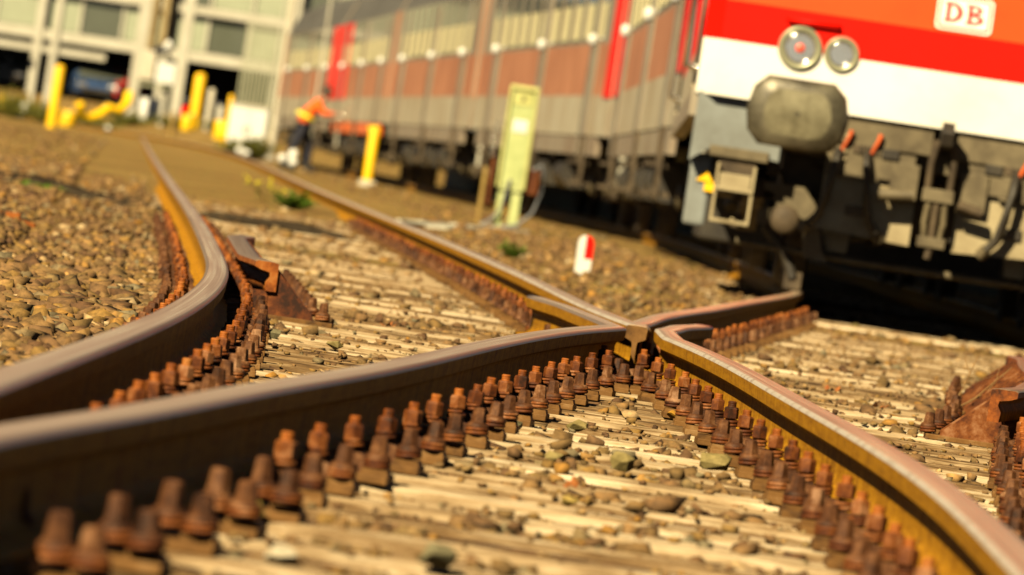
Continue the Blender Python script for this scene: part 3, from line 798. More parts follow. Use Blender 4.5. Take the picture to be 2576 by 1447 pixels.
# ------------------------------------------------------------ vehicles of the train
fT = lambda y: fB(y) + 0.72
def veh(name, y0, L, label, cat='railway coach', group=None):
    """an Empty at the front of the vehicle on the track; local +Y runs back along the train"""
    y1 = y0 + L
    for _ in range(4):
        dx = fT(y1) - fT(y0); y1 = y0 + math.sqrt(L * L - dx * dx)
    a = -math.atan2(fT(y1) - fT(y0), y1 - y0)
    return empty(name, (fT(y0), y0, 0), a, label, cat, group), y1
def part(r, name, mb, bevel=0.0, seg=2): return mb.build(name, r, bevel, seg)
def wheelset(r, y, rad=0.46):
    for s in (-1, 1):
        mb = MB(); Mx = Matrix.Translation((s * .72, y, rad)) @ Matrix.Rotation(PI / 2 * s, 4, 'Y')
        mb.lathe([(.10, -.06), (.14, -.05), (rad - .07, -.02), (rad - .06, -.065), (rad + .028, -.07), (rad + .028, -.045), (rad, -.035), (rad - .004, .06), (rad - .05, .062), (rad - .08, .02), (.15, .05), (.12, .11), (.03, .12)], 'brake_dust', 40, Mx)
        o = mb.build('wheel', r)
    mb = MB(); mb.tube([(-.66, y, rad), (.66, y, rad)], .085, 'dark_iron', 16); mb.build('axle', r)
def bogie(r, yc, wb, rad=0.46, front=False):
    for s in (-1, 1): wheelset(r, yc + s * wb / 2, rad)
    for s in (-1, 1):
        mb = MB(); x = s * 1.02
        prof = [(yc - wb / 2 - .42, .62), (yc - wb / 2 - .42, .50), (yc - wb / 2 + .35, .44), (yc - .45, .30), (yc + .45, .30), (yc + wb / 2 - .35, .44), (yc + wb / 2 + .42, .50), (yc + wb / 2 + .42, .62), (yc + wb / 2 - .3, .68), (yc, .56), (yc - wb / 2 + .3, .68)]
        mb.prism(prof, x - .06, x + .06, 'brake_dust', 'X'); mb.build('bogie_frame', r, .01)
        for q in (-1, 1):
            yy = yc + q * wb / 2
            mb = MB(); mb.box((x + s * .02, yy, rad), (.20, .30, .26), 'brake_dust')
            mb.lathe([(.12, 0), (.12, .05), (.09, .07), (.03, .075)], 'dirty_olive', 18, Matrix.Translation((x + s * .12, yy, rad)) @ Matrix.Rotation(PI / 2 * s, 4, 'Y'))
            mb.build('axle_box', r, .012)
            for t in (-.26, .26):
                mb = MB(); pts = []
                for k in range(60): a = k / 10 * 2 * PI; pts.append((x + s * .02 + .075 * math.cos(a), yy + t + .075 * math.sin(a), rad - .06 + .28 * k / 60))
                mb.tube(pts, .017, 'dirty_olive', 6); mb.build('coil_spring', r)
        mb = MB(); mb.tube([(x + s * .10, yc - .2, .42), (x + s * .12, yc + .1, .74)], .045, 'dirty_olive', 12); mb.tube([(x + s * .11, yc - .02, .58), (x + s * .13, yc + .16, .80)], .062, 'dark_iron', 12); mb.build('damper', r)
    mb = MB(); mb.box((0, yc, .58), (1.9, .5, .14), 'dark_iron'); mb.build('bolster', r, .01)
BW = 1.46
def loco():
    L = 18.6
    r, y1 = veh('locomotive', 45.5, L, 'red electric locomotive with white band, grey buffers and round headlights', 'locomotive')
    z0, z1 = 1.05, 3.6
    # body shell: section per station, nose leans back above the fold
    def ring(y, w, top=z1):
        return [(-w, y, z0), (-w, y, 1.37), (-w, y, 1.60), (-w + .04, y, 2.9), (-w + .28, y, 3.45), (-w + .75, y, top), (w - .75, y, top), (w - .28, y, 3.45), (w - .04, y, 2.9), (w, y, 1.60), (w, y, 1.37), (w, y, z0)]
    mb = MB(); st = []
    rb, rt = ring(0.10, BW), None
    y0s = [0.06, 0.06, 0.065, 0.50, 0.72, 0.95, 0.95, 0.72, 0.50, 0.065, 0.06, 0.06]
    front = [(p[0], y0s[i], p[2]) for i, p in enumerate(ring(0, BW - .10))]
    second = [(p[0], y0s[i] + .12, p[2]) for i, p in enumerate(ring(0, BW))]
    back = [(p[0], L - .1, p[2]) for p in ring(0, BW)]
    rings = [front, second, back]; n = 12; o = []
    vs = [p for q in rings for p in q]
    for a in range(2):
        for k in range(n - 1):
            z = (rings[a][k][2] + rings[a][k + 1][2]) / 2
            if a == 0 and z < 1.37: mat = 'train_white'
            else: mat = 'train_red' if z < 3.2 else 'coach_roof'
            if a == 1 and z < 1.37: mat = 'coach_light'
            if a == 1 and 1.37 < z < 3: mat = 'coach_light' if False else 'train_red'
            mb.add([rings[a][k], rings[a][k + 1], rings[a + 1][k + 1], rings[a + 1][k]], [(0, 1, 2, 3)], mat)
    def strip(i, j, mat): # left/right pairs of the front ring
        mb.add([front[i], front[j], front[11 - j], front[11 - i]], [(0, 1, 2, 3)], mat)
    strip(0, 1, 'train_white'); strip(1, 2, 'train_red'); strip(2, 3, 'sunlit_red'); strip(3, 4, 'train_red'); strip(4, 5, 'train_red')
    mb.add(back, [tuple(range(12))], 'train_red'); mb.add([front[0], front[11], back[11], back[0]], [(0, 1, 2, 3)], 'dark_iron')
    body = part(r, 'body', mb, .012)
    # windscreens (above the frame)
    def onface(x, z, off=.012):
        t = (z - 1.6) / 1.3; return (x, .065 + .435 * t - off, z)
    for s in (-1, 1):
        mb = MB(); mb.add([onface(s * .10, 2.15), onface(s * 1.18, 2.15), onface(s * 1.12, 2.80), onface(s * .10, 2.80)], [(0, 1, 2, 3)], 'window_glass'); part(r, 'windscreen', mb)
        mb = MB()
        for a, b in (((s * .07, 2.12), (s * 1.21, 2.12)), ((s * .07, 2.83), (s * 1.15, 2.83)), ((s * .07, 2.12), (s * .07, 2.83)), ((s * 1.21, 2.12), (s * 1.15, 2.83))):
            mb.tube([onface(*a, .02), onface(*b, .02)], .02, 'black_rubber', 6)
        part(r, 'windscreen_seal', mb)
    # white band lower edge: the band's dropped middle part, stepped down between the buffers
    mb = MB(); mb.prism([(-.42, 1.052), (-.36, .985), (1.36, .985), (1.36, 1.052)], .045, .058, 'train_white', 'Y'); 
    # headlights
    for lx, rr, tail in ((-.905, .128, True), (-.665, .102, False), (.665, .102, False), (.905, .128, True)):
        B = Matrix.Translation((lx, .062, 1.385)) @ Matrix.Rotation(PI / 2, 4, 'X')
        mb = MB(); mb.lathe([(rr, -.02), (rr, .012), (rr * .96, .022), (rr * .90, .024), (rr * .68, .016), (rr * .66, .006)], 'bezel', 40, B)
        h = part(r, 'headlight', mb)
        mb = MB(); mb.lathe([(.004, .008), (rr * .40, .010), (rr * .67, .014)], 'reflector', 32, B)
        part(h, 'reflector', mb)
        if tail:
            mb = MB(); mb.lathe([(.004, .026), (rr * .20, .024), (rr * .26, .010)], 'lamp_red', 24, B); part(h, 'tail_lamp', mb)
        mb = MB(); mb.lathe([(rr * .70, .018), (rr * .66, .026), (rr * .60, .020)], 'chrome', 32, B); part(h, 'lens_ring', mb)
    # emblem
    def rrect(w, h, c, n=5):
        pts = []
        for cx, cy, a0 in ((w - c, h - c, 0), (-w + c, h - c, PI / 2), (-w + c, -h + c, PI), (w - c, -h + c, 1.5 * PI)):
            for k in range(n + 1): a = a0 + PI / 2 * k / n; pts.append((cx + c * math.cos(a), cy + c * math.sin(a)))
        return pts
    tilt = math.atan2(.435, 1.3)
    E = Matrix.Translation((0, .065 + .435 * .105 / 1.3, 1.715)) @ Matrix.Rotation(-tilt, 4, 'X')
    mb = MB(); mb.prism(rrect(.162, .107, .03), -.006, .002, 'train_white', 'Y', E)
    em = part(r, 'emblem_plate', mb)
    mb = MB(); mb.prism(rrect(.150, .095, .024), -.009, -.004, 'letter_red', 'Y', E); part(em, 'emblem_frame', mb)
    mb = MB(); mb.prism(rrect(.138, .083, .015), -.012, -.006, 'plain_white', 'Y', E); part(em, 'emblem_field', mb)
    mb = MB()
    def stroke(pl, y=-.0155):
        mb.prism(pl, y, -.010, 'letter_red', 'Y', E)
    def bowl(x0, z0_, z1_, w, t):
        out = []; inn = []; cz = (z0_ + z1_) / 2; hh = (z1_ - z0_) / 2
        for k in range(13):
            a = -PI / 2 + PI * k / 12
            out.append((x0 + w * math.cos(a), cz + hh * math.sin(a))); inn.append((x0 + (w - t) * math.cos(a), cz + (hh - t * .55) * math.sin(a)))
        for k in range(12): stroke([out[k], out[k + 1], inn[k + 1], inn[k]])
    H_ = .061
    for x0, kind in ((-.116, 'D'), (.010, 'B')):
        stroke([(x0 + .008, -H_), (x0 + .034, -H_), (x0 + .034, H_), (x0 + .008, H_)])
        stroke([(x0 - .004, -H_), (x0 + .034, -H_), (x0 + .034, -H_ + .011), (x0 - .004, -H_ + .011)], -.0152)
        stroke([(x0 - .004, H_ - .011), (x0 + .034, H_ - .011), (x0 + .034, H_), (x0 - .004, H_)], -.0152)
        if kind == 'D': bowl(x0 + .034, -H_, H_, .072, .032)
        else: bowl(x0 + .034, .000, H_, .056, .027); bowl(x0 + .034, -H_, .006, .068, .031)
    part(em, 'emblem_letters', mb)
    # grab handle over the lamps, small fittings on the red
    mb = MB()
    for s in (-1, 1):
        mb.tube([(s * 1.00, .06, 1.545), (s * 1.00, .03, 1.54), (s * .70, .03, 1.54), (s * .70, .06, 1.545)], .011, 'train_red', 8)
    part(r, 'grab_bar', mb)
    mb = MB(); mb.tube([(-1.2, .10, 1.76), (-1.2, .04, 1.76), (-1.05, .04, 1.76), (-1.05, .10, 1.76)], .012, 'coach_red', 8); part(r, 'lifting_bracket', mb)
    # corner frames and beam
    for s in (-1, 1):
        mb = MB()
        mb.prism([(s * 1.44, 1.06), (s * 1.44, .66), (s * 1.34, .74), (s * 1.23, .76), (s * 1.10, .74), (s * .93, .72), (s * .93, 1.06)], .12, .42, 'train_blue_grey', 'Y')
        part(r, 'corner_frame', mb, .02)
    mb = MB(); mb.box((0, .38, .92), (2.6, .22, .26), 'dirty_olive'); mb.box((0, .30, .96), (1.30, .06, .14), 'dirty_olive')
    for x in (-.42, -.30, .30, .42): mb.lathe([(.022, 0), (.022, .02), (.012, .03)], 'dirty_pale', 6, Matrix.Translation((x, .26, .97)) @ Matrix.Rotation(PI / 2, 4, 'X'))
    part(r, 'buffer_beam', mb, .01)
    # buffers
    for s in (-1, 1):
        oc = [(-.19, .20), (.19, .20), (.265, .13), (.295, .0), (.275, -.11), (.215, -.185), (.10, -.20), (-.20, -.195), (-.27, -.12), (-.29, .0), (-.262, .13)]
        oc = [(x * s * -1 if s > 0 else x, z) for x, z in oc]
        mb = MB(); Bm = Matrix.Translation((s * .875, 0, 1.0))
        n = len(oc); dep = [(1.0, -.46), (1.0, -.49), (.93, -.515), (.66, -.533), (.35, -.540), (.06, -.542)]
        vs = [(x * f, y, z * f) for f, y in dep for x, z in oc]; fs = []
        for a in range(len(dep) - 1):
            for k in range(n): fs.append((a * n + k, a * n + (k + 1) % n, (a + 1) * n + (k + 1) % n, (a + 1) * n + k))
        mb.add(vs, fs[:3 * n], 'buffer_steel', True, Bm); mb.add(vs, fs[3 * n:], 'buffer_worn', True, Bm)
        mb.add(vs, [tuple(range(n)), tuple(range((len(dep) - 1) * n, len(dep) * n))], 'buffer_steel', False, Bm)
        b_ = part(r, 'buffer', mb)
        mb = MB(); mb.lathe([(.15, .10), (.15, -.02), (.115, -.03), (.105, -.30), (.088, -.31), (.088, -.47)], 'dark_iron', 24, Matrix.Translation((s * .875, .25, 1.0)) @ Matrix.Rotation(PI / 2, 4, 'X') @ Matrix.Scale(-1, 4, (0, 0, 1)))
        part(b_, 'buffer_shank', mb)
        mb = MB(); mb.box((s * .875, .20, 1.0), (.38, .04, .34), 'dark_iron'); part(b_, 'buffer_flange', mb, .01)
    # snow plough and its plates under the beam
    pl = MB()
    pl.prism([(-.66, .985), (-.66, .56), (-.70, .385), (-.12, .355), (-.12, .60), (-.20, .62), (-.20, .80), (-.58, .84)], .13, .16, 'dirty_pale', 'Y')
    pl.prism([(.66, .985), (.66, .56), (.70, .385), (.12, .355), (.12, .60), (.20, .62), (.20, .80), (.58, .84)], .13, .16, 'dirty_pale', 'Y')
    part(r, 'snow_plough', pl, .008)
    mb = MB()
    for s in (-1, 1):
        mb.box((s * .38, .115, .965), (.62, .05, .16), 'dirty_olive'); mb.box((s * .40, .108, .79), (.50, .03, .16), 'dirty_olive')
        mb.box((s * .30, .092, .86), (.10, .03, .055), 'dark_iron'); mb.box((s * .44, .098, .865), (.16, .03, .05), 'brake_dust')
        for k in range(5): mb.box((s * (.405 + .018 * k), .080, .862), (.008, .012, .05), 'dark_iron')
        for k in range(4): mb.lathe([(.012, 0), (.012, .014), (.006, .018)], 'dirty_pale', 8, Matrix.Translation((s * .56, .092, .93 - .045 * k)) @ Matrix.Rotation(PI / 2, 4, 'X'))
        mb.box((s * .50, .10, .70), (.30, .02, .02), 'dirty_olive'); mb.box((s * .44, .125, .51), (.14, .03, .06), 'dark_iron'); mb.box((s * .20, .10, .71), (.16, .05, .22), 'dirty_olive')
    part(r, 'coupling_plate', mb, .004)
    # draw hook and screw coupling hanging down
    mb = MB(); mb.prism([(.30, 1.04), (.02, 1.05), (-.10, 1.09), (-.16, 1.03), (-.13, .95), (-.06, .93), (-.05, .98), (.0, .96), (.30, .95)], -.035, .035, 'dark_iron', 'X'); part(r, 'draw_hook', mb, .008)
    mb = MB()
    for s in (-1, 1):
        mb.tube([(s * .05, -.03, .98), (s * .065, -.02, .85), (s * .06, .0, .66)], .022, 'brake_dust', 10)
        mb.tube([(s * .048, .0, .64), (s * .055, .02, .50), (s * .042, .03, .40), (s * .01, .03, .375)], .020, 'dirty_olive', 10)
    mb.tube([(0, 0, .66), (0, .02, .40)], .022, 'brake_dust', 12)
    mb.box((0, 0, .665), (.18, .06, .075), 'dirty_olive'); mb.tube([(-.14, 0, .645), (-.34, .0, .625)], .034, 'dirty_olive', 12); mb.tube([(.12, 0, .63), (.26, .01, .60)], .03, 'brake_dust', 12)
    mb.box((0, .02, .395), (.16, .07, .06), 'dirty_olive'); mb.tube([(0, .02, .38), (-.01, .02, .30)], .022, 'brake_dust', 10)
    part(r, 'screw_coupling', mb, .004)
    # air hoses with orange taps
    for hx, sx in ((-.60, 1), (-.43, -1), (.43, 1), (.60, -1)):
        mb = MB(); mb.tube([(hx, .16, .84), (hx, .06, .83), (hx - .01 * sx, .02, .74), (hx - .03 * sx, .02, .58), (hx - .06 * sx, .05, .46), (hx - .11 * sx, .06, .40)], .026, 'dark_iron', 12)
        mb.tube([(hx - .11 * sx, .10, .40), (hx - .14 * sx, .12, .36)], .034, 'dirty_olive', 12)
        h = part(r, 'air_hose', mb)
        mb = MB(); mb.box((hx, .16, .86), (.05, .10, .07), 'brake_dust'); mb.tube([(hx + .02, .09, .84), (hx + .055, .06, .93), (hx + .06, .06, .965)], .014, 'orange_tip', 8)
        part(h, 'angle_cock', mb)
    # left and right front ladders with step boxes, rail guards
    for s in (-1, 1):
        x = s * 1.16
        mb = MB()
        mb.box((x - s * .0, .16, .735), (.34, .12, .06), 'dirty_olive'); mb.box((x, .18, .62), (.22, .10, .16), 'brake_dust')
        mb.box((x, .10, .565), (.18, .06, .10), 'dirty_pale')
        for q in (-.105, .105): mb.box((x + q, .09, .50), (.018, .03, .34), 'dirty_pale')
        for zz in (.34, .525): mb.box((x, .09, zz), (.226, .05, .022), 'dirty_pale')
        part(r, 'step_frame', mb, .004)
        mb = MB(); mb.box((s * 1.36, .30, .50), (.13, .10, .42), 'train_blue_grey'); part(r, 'sand_pipe_cover', mb, .02)
        mb = MB(); mb.prism([(s * 1.33, .62), (s * 1.38, .55), (s * 1.28, .55)], .235, .245, 'yellow_paint', 'Y'); mb.box((s * 1.30, .24, .52), (.06, .012, .05), 'yellow_paint'); part(r, 'warning_sign', mb)
        mb = MB(); mb.tube([(s * .93, .55, .50), (s * .93, .52, .34), (s * .80, .50, .20), (s * .74, .48, .07)], .035, 'dark_iron', 10)
        mb.box((s * .74, .48, .06), (.10, .03, .10), 'brake_dust'); part(r, 'rail_guard', mb)
        # brake gear and bogie front end
        mb = MB()
        mb.prism([(s * .98, .60), (s * .98, .56), (s * .90, .54), (s * .90, .46), (s * 1.0, .44), (s * 1.0, .36), (s * .93, .36), (s * .86, .44), (s * .80, .45), (s * .74, .42), (s * .70, .20), (s * .56, .19), (s * .60, .24), (s * .66, .50), (s * .72, .56), (s * .72, .60)], .34, .44, 'dirty_olive', 'Y')
        mb.lathe([(.085, 0), (.085, .06), (.06, .08), (.02, .085)], 'brake_dust', 24, Matrix.Translation((s * .84, .33, .40)) @ Matrix.Rotation(PI / 2, 4, 'X'))
        mb.prism([(s * .60, .66), (s * .62, .40), (s * .57, .26), (s * .46, .26), (s * .43, .62)], .44, .48, 'dirty_pale', 'Y')
        part(r, 'brake_gear', mb, .008)
    rr = random.Random(4)
    for q in range(16):
        x = rr.uniform(-1.25, 1.25); z = rr.uniform(.28, .72); y = rr.uniform(.42, .62); mb = MB()
        if q % 3 == 0:
            mb.tube([(x, y, z), (x + rr.uniform(-.25, .25), y, z + rr.uniform(-.05, .05)), (x + rr.uniform(-.3, .3), y + .05, z + rr.uniform(.1, .25))], rr.uniform(.012, .026), rr.choice(('brake_dust', 'dirty_olive')), 8); part(r, 'pipe', mb)
        else:
            mb.box((x, y, z), (rr.uniform(.06, .22), .08, rr.uniform(.05, .16)), rr.choice(('brake_dust', 'dirty_olive', 'dark_iron'))); mb.lathe([(.014, 0), (.014, .02), (.006, .024)], 'dirty_pale', 6, Matrix.Translation((x, y - .04, z)) @ Matrix.Rotation(PI / 2, 4, 'X')); part(r, 'bracket', mb, .006)
    mb = MB(); mb.tube([(-1.1, .5, .24), (-.4, .48, .22), (.4, .48, .22), (1.1, .5, .24)], .022, 'dirty_olive', 8); part(r, 'cross_bar', mb)
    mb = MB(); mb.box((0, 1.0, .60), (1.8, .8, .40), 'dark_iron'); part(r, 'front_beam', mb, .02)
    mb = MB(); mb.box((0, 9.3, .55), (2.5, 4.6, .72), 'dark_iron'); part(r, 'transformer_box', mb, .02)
    bogie(r, 3.0, 2.65, .60); bogie(r, 15.4, 2.65, .60)
    # side: sill, door, handrails, windows
    for s in (-1, 1): mb = MB(); mb.box((s * 1.43, 9.2, .99), (.10, 18.0, .16), 'coach_grey'); part(r, 'side_sill', mb, .01)
    for s in (-1, 1):
        for yy in (1.35, 17.2):
            mb = MB(); mb.box((s * 1.466, yy, 1.95), (.03, .62, 1.75), 'coach_light'); d_ = part(r, 'cab_door', mb, .01)
            mb = MB(); mb.box((s * 1.484, yy, 2.45), (.01, .40, .50), 'window_glass'); part(d_, 'door_window', mb)
            for q in (-.42, .42):
                mb = MB(); mb.tube([(s * 1.46, yy + q, 1.20), (s * 1.53, yy + q, 1.22), (s * 1.53, yy + q, 2.3), (s * 1.46, yy + q, 2.32)], .018, 'chrome', 8); part(r, 'handrail', mb)
        for k in range(5):
            mb = MB(); mb.box((s * 1.466, 4.2 + k * 2.5, 2.3), (.025, 1.5, .6), 'window_glass'); part(r, 'side_window', mb, .01)
    mb = MB()
    for yy in (3.4, 15.2):
        mb.tube([(-.6, yy, 3.62), (.6, yy, 3.62)], .03, 'coach_red', 8); mb.tube([(0, yy, 3.62), (0, yy + 1.0, 3.95), (0, yy, 4.3)], .025, 'coach_red', 8); mb.tube([(-.8, yy, 4.3), (.8, yy, 4.3)], .025, 'dark_iron', 8)
    part(r, 'pantograph', mb)
    return r, y1
lo, ye = loco()
RE = [(1.6, 2.6), (1.0, 0), (0, 0), (0, 6.0), (2.5, 0)]
def coach(y0, label, k, L=25.9):
    r, y1 = veh('passenger_coach', y0, L, label, 'railway coach', 'passenger coaches behind the locomotive')
    w = 1.44
    def band(zs, mat_):
        for s in (-1, 1): mb.add([(s * w, .15, zs[0]), (s * w, L - .15, zs[0]), (s * w, L - .15, zs[1]), (s * w, .15, zs[1])], [(0, 1, 2, 3)], mat_)
    mb = MB(); band((1.02, 1.50), 'coach_light'); band((1.50, 2.12), 'coach_tan'); band((2.12, 3.05), 'coach_grey')
    end = [(-w, 1.02), (w, 1.02), (w, 3.05), (w - .25, 3.6), (w - .8, 3.95), (-w + .8, 3.95), (-w + .25, 3.6), (-w, 3.05)]
    for yy in (.15, L - .15): mb.add([(x, yy, z) for x, z in end], [tuple(range(8))], 'coach_red' if k == 0 else 'coach_grey')
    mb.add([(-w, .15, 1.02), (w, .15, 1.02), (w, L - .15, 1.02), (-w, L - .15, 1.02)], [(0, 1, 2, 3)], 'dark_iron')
    part(r, 'body', mb)
    mb = MB()
    for a in range(2, 7): p, q = end[a], end[a + 1]; mb.add([(p[0], .15, p[1]), (q[0], .15, q[1]), (q[0], L - .15, q[1]), (p[0], L - .15, p[1])], [(0, 1, 2, 3)], 'coach_roof')
    part(r, 'roof', mb)
    for s in (-1, 1): mb = MB(); mb.box((s * 1.40, L / 2, .90), (.06, L - 3.0, .22), 'orange_skirt' if k == 3 else 'coach_grey'); part(r, 'skirt', mb)
    for s in (-1, 1):
        for q in range(11):
            yy = 3.0 + q * 1.98; mb = MB(); mb.box((s * 1.447, yy, 2.60), (.014, 1.25, .86), 'window_glass'); wi = part(r, 'window', mb)
            for t in (-.40, 0, .40): mb = MB(); mb.box((s * 1.457, yy + t, 2.40), (.006, .20, .42), 'curtain'); part(wi, 'curtain', mb)
    for s in (-1, 1):
        # red vestibule ends
        for e_, (yy, ww) in enumerate(((.16 + max(RE[k][0], .2) / 2, max(RE[k][0], .2)), (L - .16 - max(RE[k][1], .2) / 2, max(RE[k][1], .2)))):
            mb = MB(); mb.box((s * 1.446, yy, 2.26), (.02, ww, 1.58), 'coach_red' if RE[k][e_] else 'coach_tan'); part(r, 'end_panel', mb)
        for yy in (3.4, 12.2, L - 4.2):
            mb = MB()
            mb.box((s * 1.455, yy + .42, 2.0), (.04, .10, 1.96), 'steel_tube')
            mb.box((s * 1.449, yy, 2.0), (.02, .74, 1.94), 'coach_grey'); dd = part(r, 'door', mb)
            mb = MB(); mb.lathe([(.01, -.07), (.045, -.05), (.055, 0), (.045, .05), (.01, .07)], 'plain_white', 14, Matrix.Translation((s * 1.50, yy, 2.16))); part(dd, 'handle', mb)
            mb = MB()
            for q in (-.36, .36): mb.box((s * 1.44, yy + q, .72), (.04, .10, .60), 'brake_dust')
            for zz in (.45, .70): mb.box((s * 1.44, yy, zz), (.24, .72, .04), 'brake_dust')
            part(r, 'step', mb)
    mb = MB(); rr = random.Random(k)
    for q in range(9):
        mb = MB(); mb.box((rr.choice((-1, 1)) * .8, 6.2 + q * 1.55, .66), (.9, rr.uniform(.6, 1.2), rr.uniform(.3, .6)), 'dark_iron'); part(r, 'equipment_box', mb, .01)
    mb = MB(); mb.box((0, L / 2, .85), (2.2, L - 1.2, .12), 'dark_iron'); part(r, 'floor_frame', mb)
    for q in range(4):
        yy = 6.5 + q * 3.6; mb = MB(); mb.tube([(-1.25, yy, .55), (-1.25, yy + 1.6, .55)], .17, 'dark_iron', 16); part(r, 'air_tank', mb)
    bogie(r, 3.2, 2.5, .46); bogie(r, L - 3.2, 2.5, .46)
    for s in (-1, 1):
        mb = MB(); mb.tube([(s * .875, .15, 1.0), (s * .875, -.12, 1.0)], .07, 'dark_iron', 12); mb.lathe([(.2, 0), (.2, .02), (.1, .035)], 'dirty_olive', 20, Matrix.Translation((s * .875, -.12, 1.0)) @ Matrix.Rotation(PI / 2, 4, 'X')); part(r, 'buffer', mb)
    mb = MB(); mb.box((0, -.05, 2.2), (1.0, .45, 2.1), 'black_rubber'); part(r, 'gangway_bellows', mb, .04)
    for s in (-1, 1):
        mb = MB()
        mb.tube([(s * 1.36, .06, 1.0), (s * 1.36, .06, 3.1)], .028, 'chrome', 8); part(r, 'end_rail', mb)
        mb = MB(); mb.tube([(s * 1.20, .02, .5), (s * 1.20, .02, 3.1)], .04, 'pale_steel', 8); part(r, 'end_pipe', mb)
    return y1
lab = ['coupled directly behind the red locomotive', 'second from the locomotive, behind the pale green pillar',
       'third from the locomotive', 'fourth from the locomotive, orange lower edge', 'rearmost of the train, left of the worker']
y_ = ye + 0.55
for k in range(5): y_ = coach(y_, 'tan and grey passenger coach, ' + lab[k], k) + 0.5


# ------------------------------------------------------------ low things of the yard
def gz(p): return zg(p.x, p.y)
def ground_at(x, y):
    """the spot of ground seen there"""
    z = -0.115
    for _ in range(6): p = at(x, y, z); z = gz(p)
    return at(x, y, z)
def sized(p): return FPX / p.y      # pixels per metre at that place

# platform added beyond the train to cover the lit ground seen beneath it
def platform():
    mb = MB(); pts = [(fT(y) + 3.05 if y < 200 else fT(200) + 3.05, y) for y in range(46, 201, 4)]
    for i in range(len(pts) - 1):
        (x0, y0), (x1, y1) = pts[i], pts[i + 1]
        vs = [(x0, y0, -.3), (x1, y1, -.3), (x1, y1, .76), (x0, y0, .76), (x0 + 7, y0, .76), (x1 + 7, y1, .76), (x0 + 7, y0, -.3), (x1 + 7, y1, -.3)]
        mb.add(vs, [(0, 1, 2, 3)], 'platform_wall'); mb.add(vs, [(3, 2, 5, 4), (4, 5, 7, 6)], 'concrete')
        if i == 0: mb.add(vs, [(0, 3, 4, 6)], 'platform_wall')
    o = mb.build('platform'); tag(o, 'added dark green sided platform on the far side of the train', 'platform')
worn('platform_wall', (.035, .055, .035), (.02, .028, .022), 0.7, 2.0)
platform()

# pale green pillar with its brackets, box and cables
def pillar():
    p = ground_at(1268, 578); s = sized(p); h = 1.40
    r = empty('service_pillar', p, 0.0, 'pale yellow-green metal pillar with a white label beside the train', 'pillar')
    mb = MB(); mb.box((0, 0, .38 + .51), (.235, .14, 1.02), 'lime_paint'); b = mb.build('housing', r, .012)
    mb = MB(); mb.box((0, -.005, 1.405), (.29, .19, .045), 'lime_trim'); mb.build('cap', r, .012)
    for x in (-.13, .128):
        mb = MB(); mb.box((x, -.02, .90), (.028, .16, .98), 'lime_trim'); mb.build('side_rail', r, .005)
    mb = MB(); mb.box((0, -.074, 1.30), (.18, .010, .13), 'lime_trim'); mb.lathe([(.02, 0), (.02, .012), (.008, .016)], 'dark_iron', 14, Matrix.Translation((0, -.078, 1.30)) @ Matrix.Rotation(PI / 2, 4, 'X')); mb.build('lock_plate', r, .003)
    mb = MB(); mb.box((.005, -.075, 1.03), (.145, .008, .125), 'plain_white'); mb.build('label', r)
    mb = MB(); mb.box((0, -.073, .55), (.17, .012, .22), 'lime_paint'); mb.build('cover', r, .004)
    for x, w in ((-.075, .08), (.07, .10)):
        mb = MB(); mb.box((x, 0, .20), (w, .10, .46), 'lime_paint', taper=.9); mb.build('leg', r, .006)
    mb = MB(); mb.box((.19, .01, .50), (.16, .12, .25), 'rust'); mb.build('side_box', r, .01)
    mb = MB(); mb.tube([(.20, -.05, .62), (.27, -.06, .68), (.315, -.06, .58), (.31, -.06, .40), (.25, -.06, .20), (.12, -.08, .06), (-.06, -.1, .015), (-.22, -.1, .01)], .016, 'cable_grey', 10); mb.build('cable', r)
    mb = MB(); mb.tube([(-.01, -.09, .50), (-.03, -.10, .40), (-.06, -.10, .20), (-.15, -.1, .07), (-.24, -.12, .02)], .014, 'cable_grey', 10); mb.build('cable', r)
    mb = MB(); mb.box((0, 0, .0), (.5, .32, .05), 'concrete'); mb.build('footing', r, .01)
    q = Vector((p.x - .27, p.y - .1, gz(p)))
    st = empty('marker_stake', q, 0, 'short wooden stake with a hanging chain left of the pale green pillar', 'stake')
    mb = MB(); mb.box((0, 0, .28), (.045, .04, .62), 'wood_stake', taper=.85); mb.build('stake', st, .004)
    mb = MB(); mb.box((.065, 0, .50), (.035, .03, .55), 'rust'); mb.build('bracket_post', st, .004)
    for k in range(5):
        mb = MB(); Mx = Matrix.Translation((.045 + .012 * (k % 2), -.03, .98 - k * .062)) @ Matrix.Rotation(PI / 2 if k % 2 else 0.3, 4, 'Z')
        mb.tube([Mx @ Vector((.018 * math.cos(a), 0, .038 * math.sin(a))) for a in [2 * PI * t / 12 for t in range(13)]], .007, 'chrome', 6); mb.build('chain_link', st)
    mb = MB(); mb.tube([(.055, -.01, .76), (.05, -.03, 1.04), (.12, -.02, 1.05)], .008, 'steel_tube', 6); mb.build('hook', st)
pillar()

def post(x, y, h, rad, mat, base, label, name='yellow_post', cat='post', cap=True, d=None):
    p = ground_at(x, y) if d is None else Vector((atd(x, y, d).x, d, 0))
    if d is not None: p.z = gz(p)
    r = empty(name, p, 0, label, cat)
    mb = MB(); mb.lathe([(rad, 0), (rad, h - rad * .6), (rad * .86, h - rad * .25), (rad * .5, h - .01), (.005, h)] if cap else [(rad, 0), (rad, h)], mat, 24); mb.build('shaft', r)
    if base:
        mb = MB(); mb.box((0, 0, .05), (base, base * .8, .12), 'cream_render'); mb.build('base', r, .012)
    return r, p
r, p = post(922, 470, 1.02, .088, 'yellow_paint', .27, 'tall round yellow post on a pale block in front of the train')
mb = MB(); mb.box((-.085, -.02, .965), (.07, .05, .07), 'yellow_paint'); mb.build('lug', r, .01)

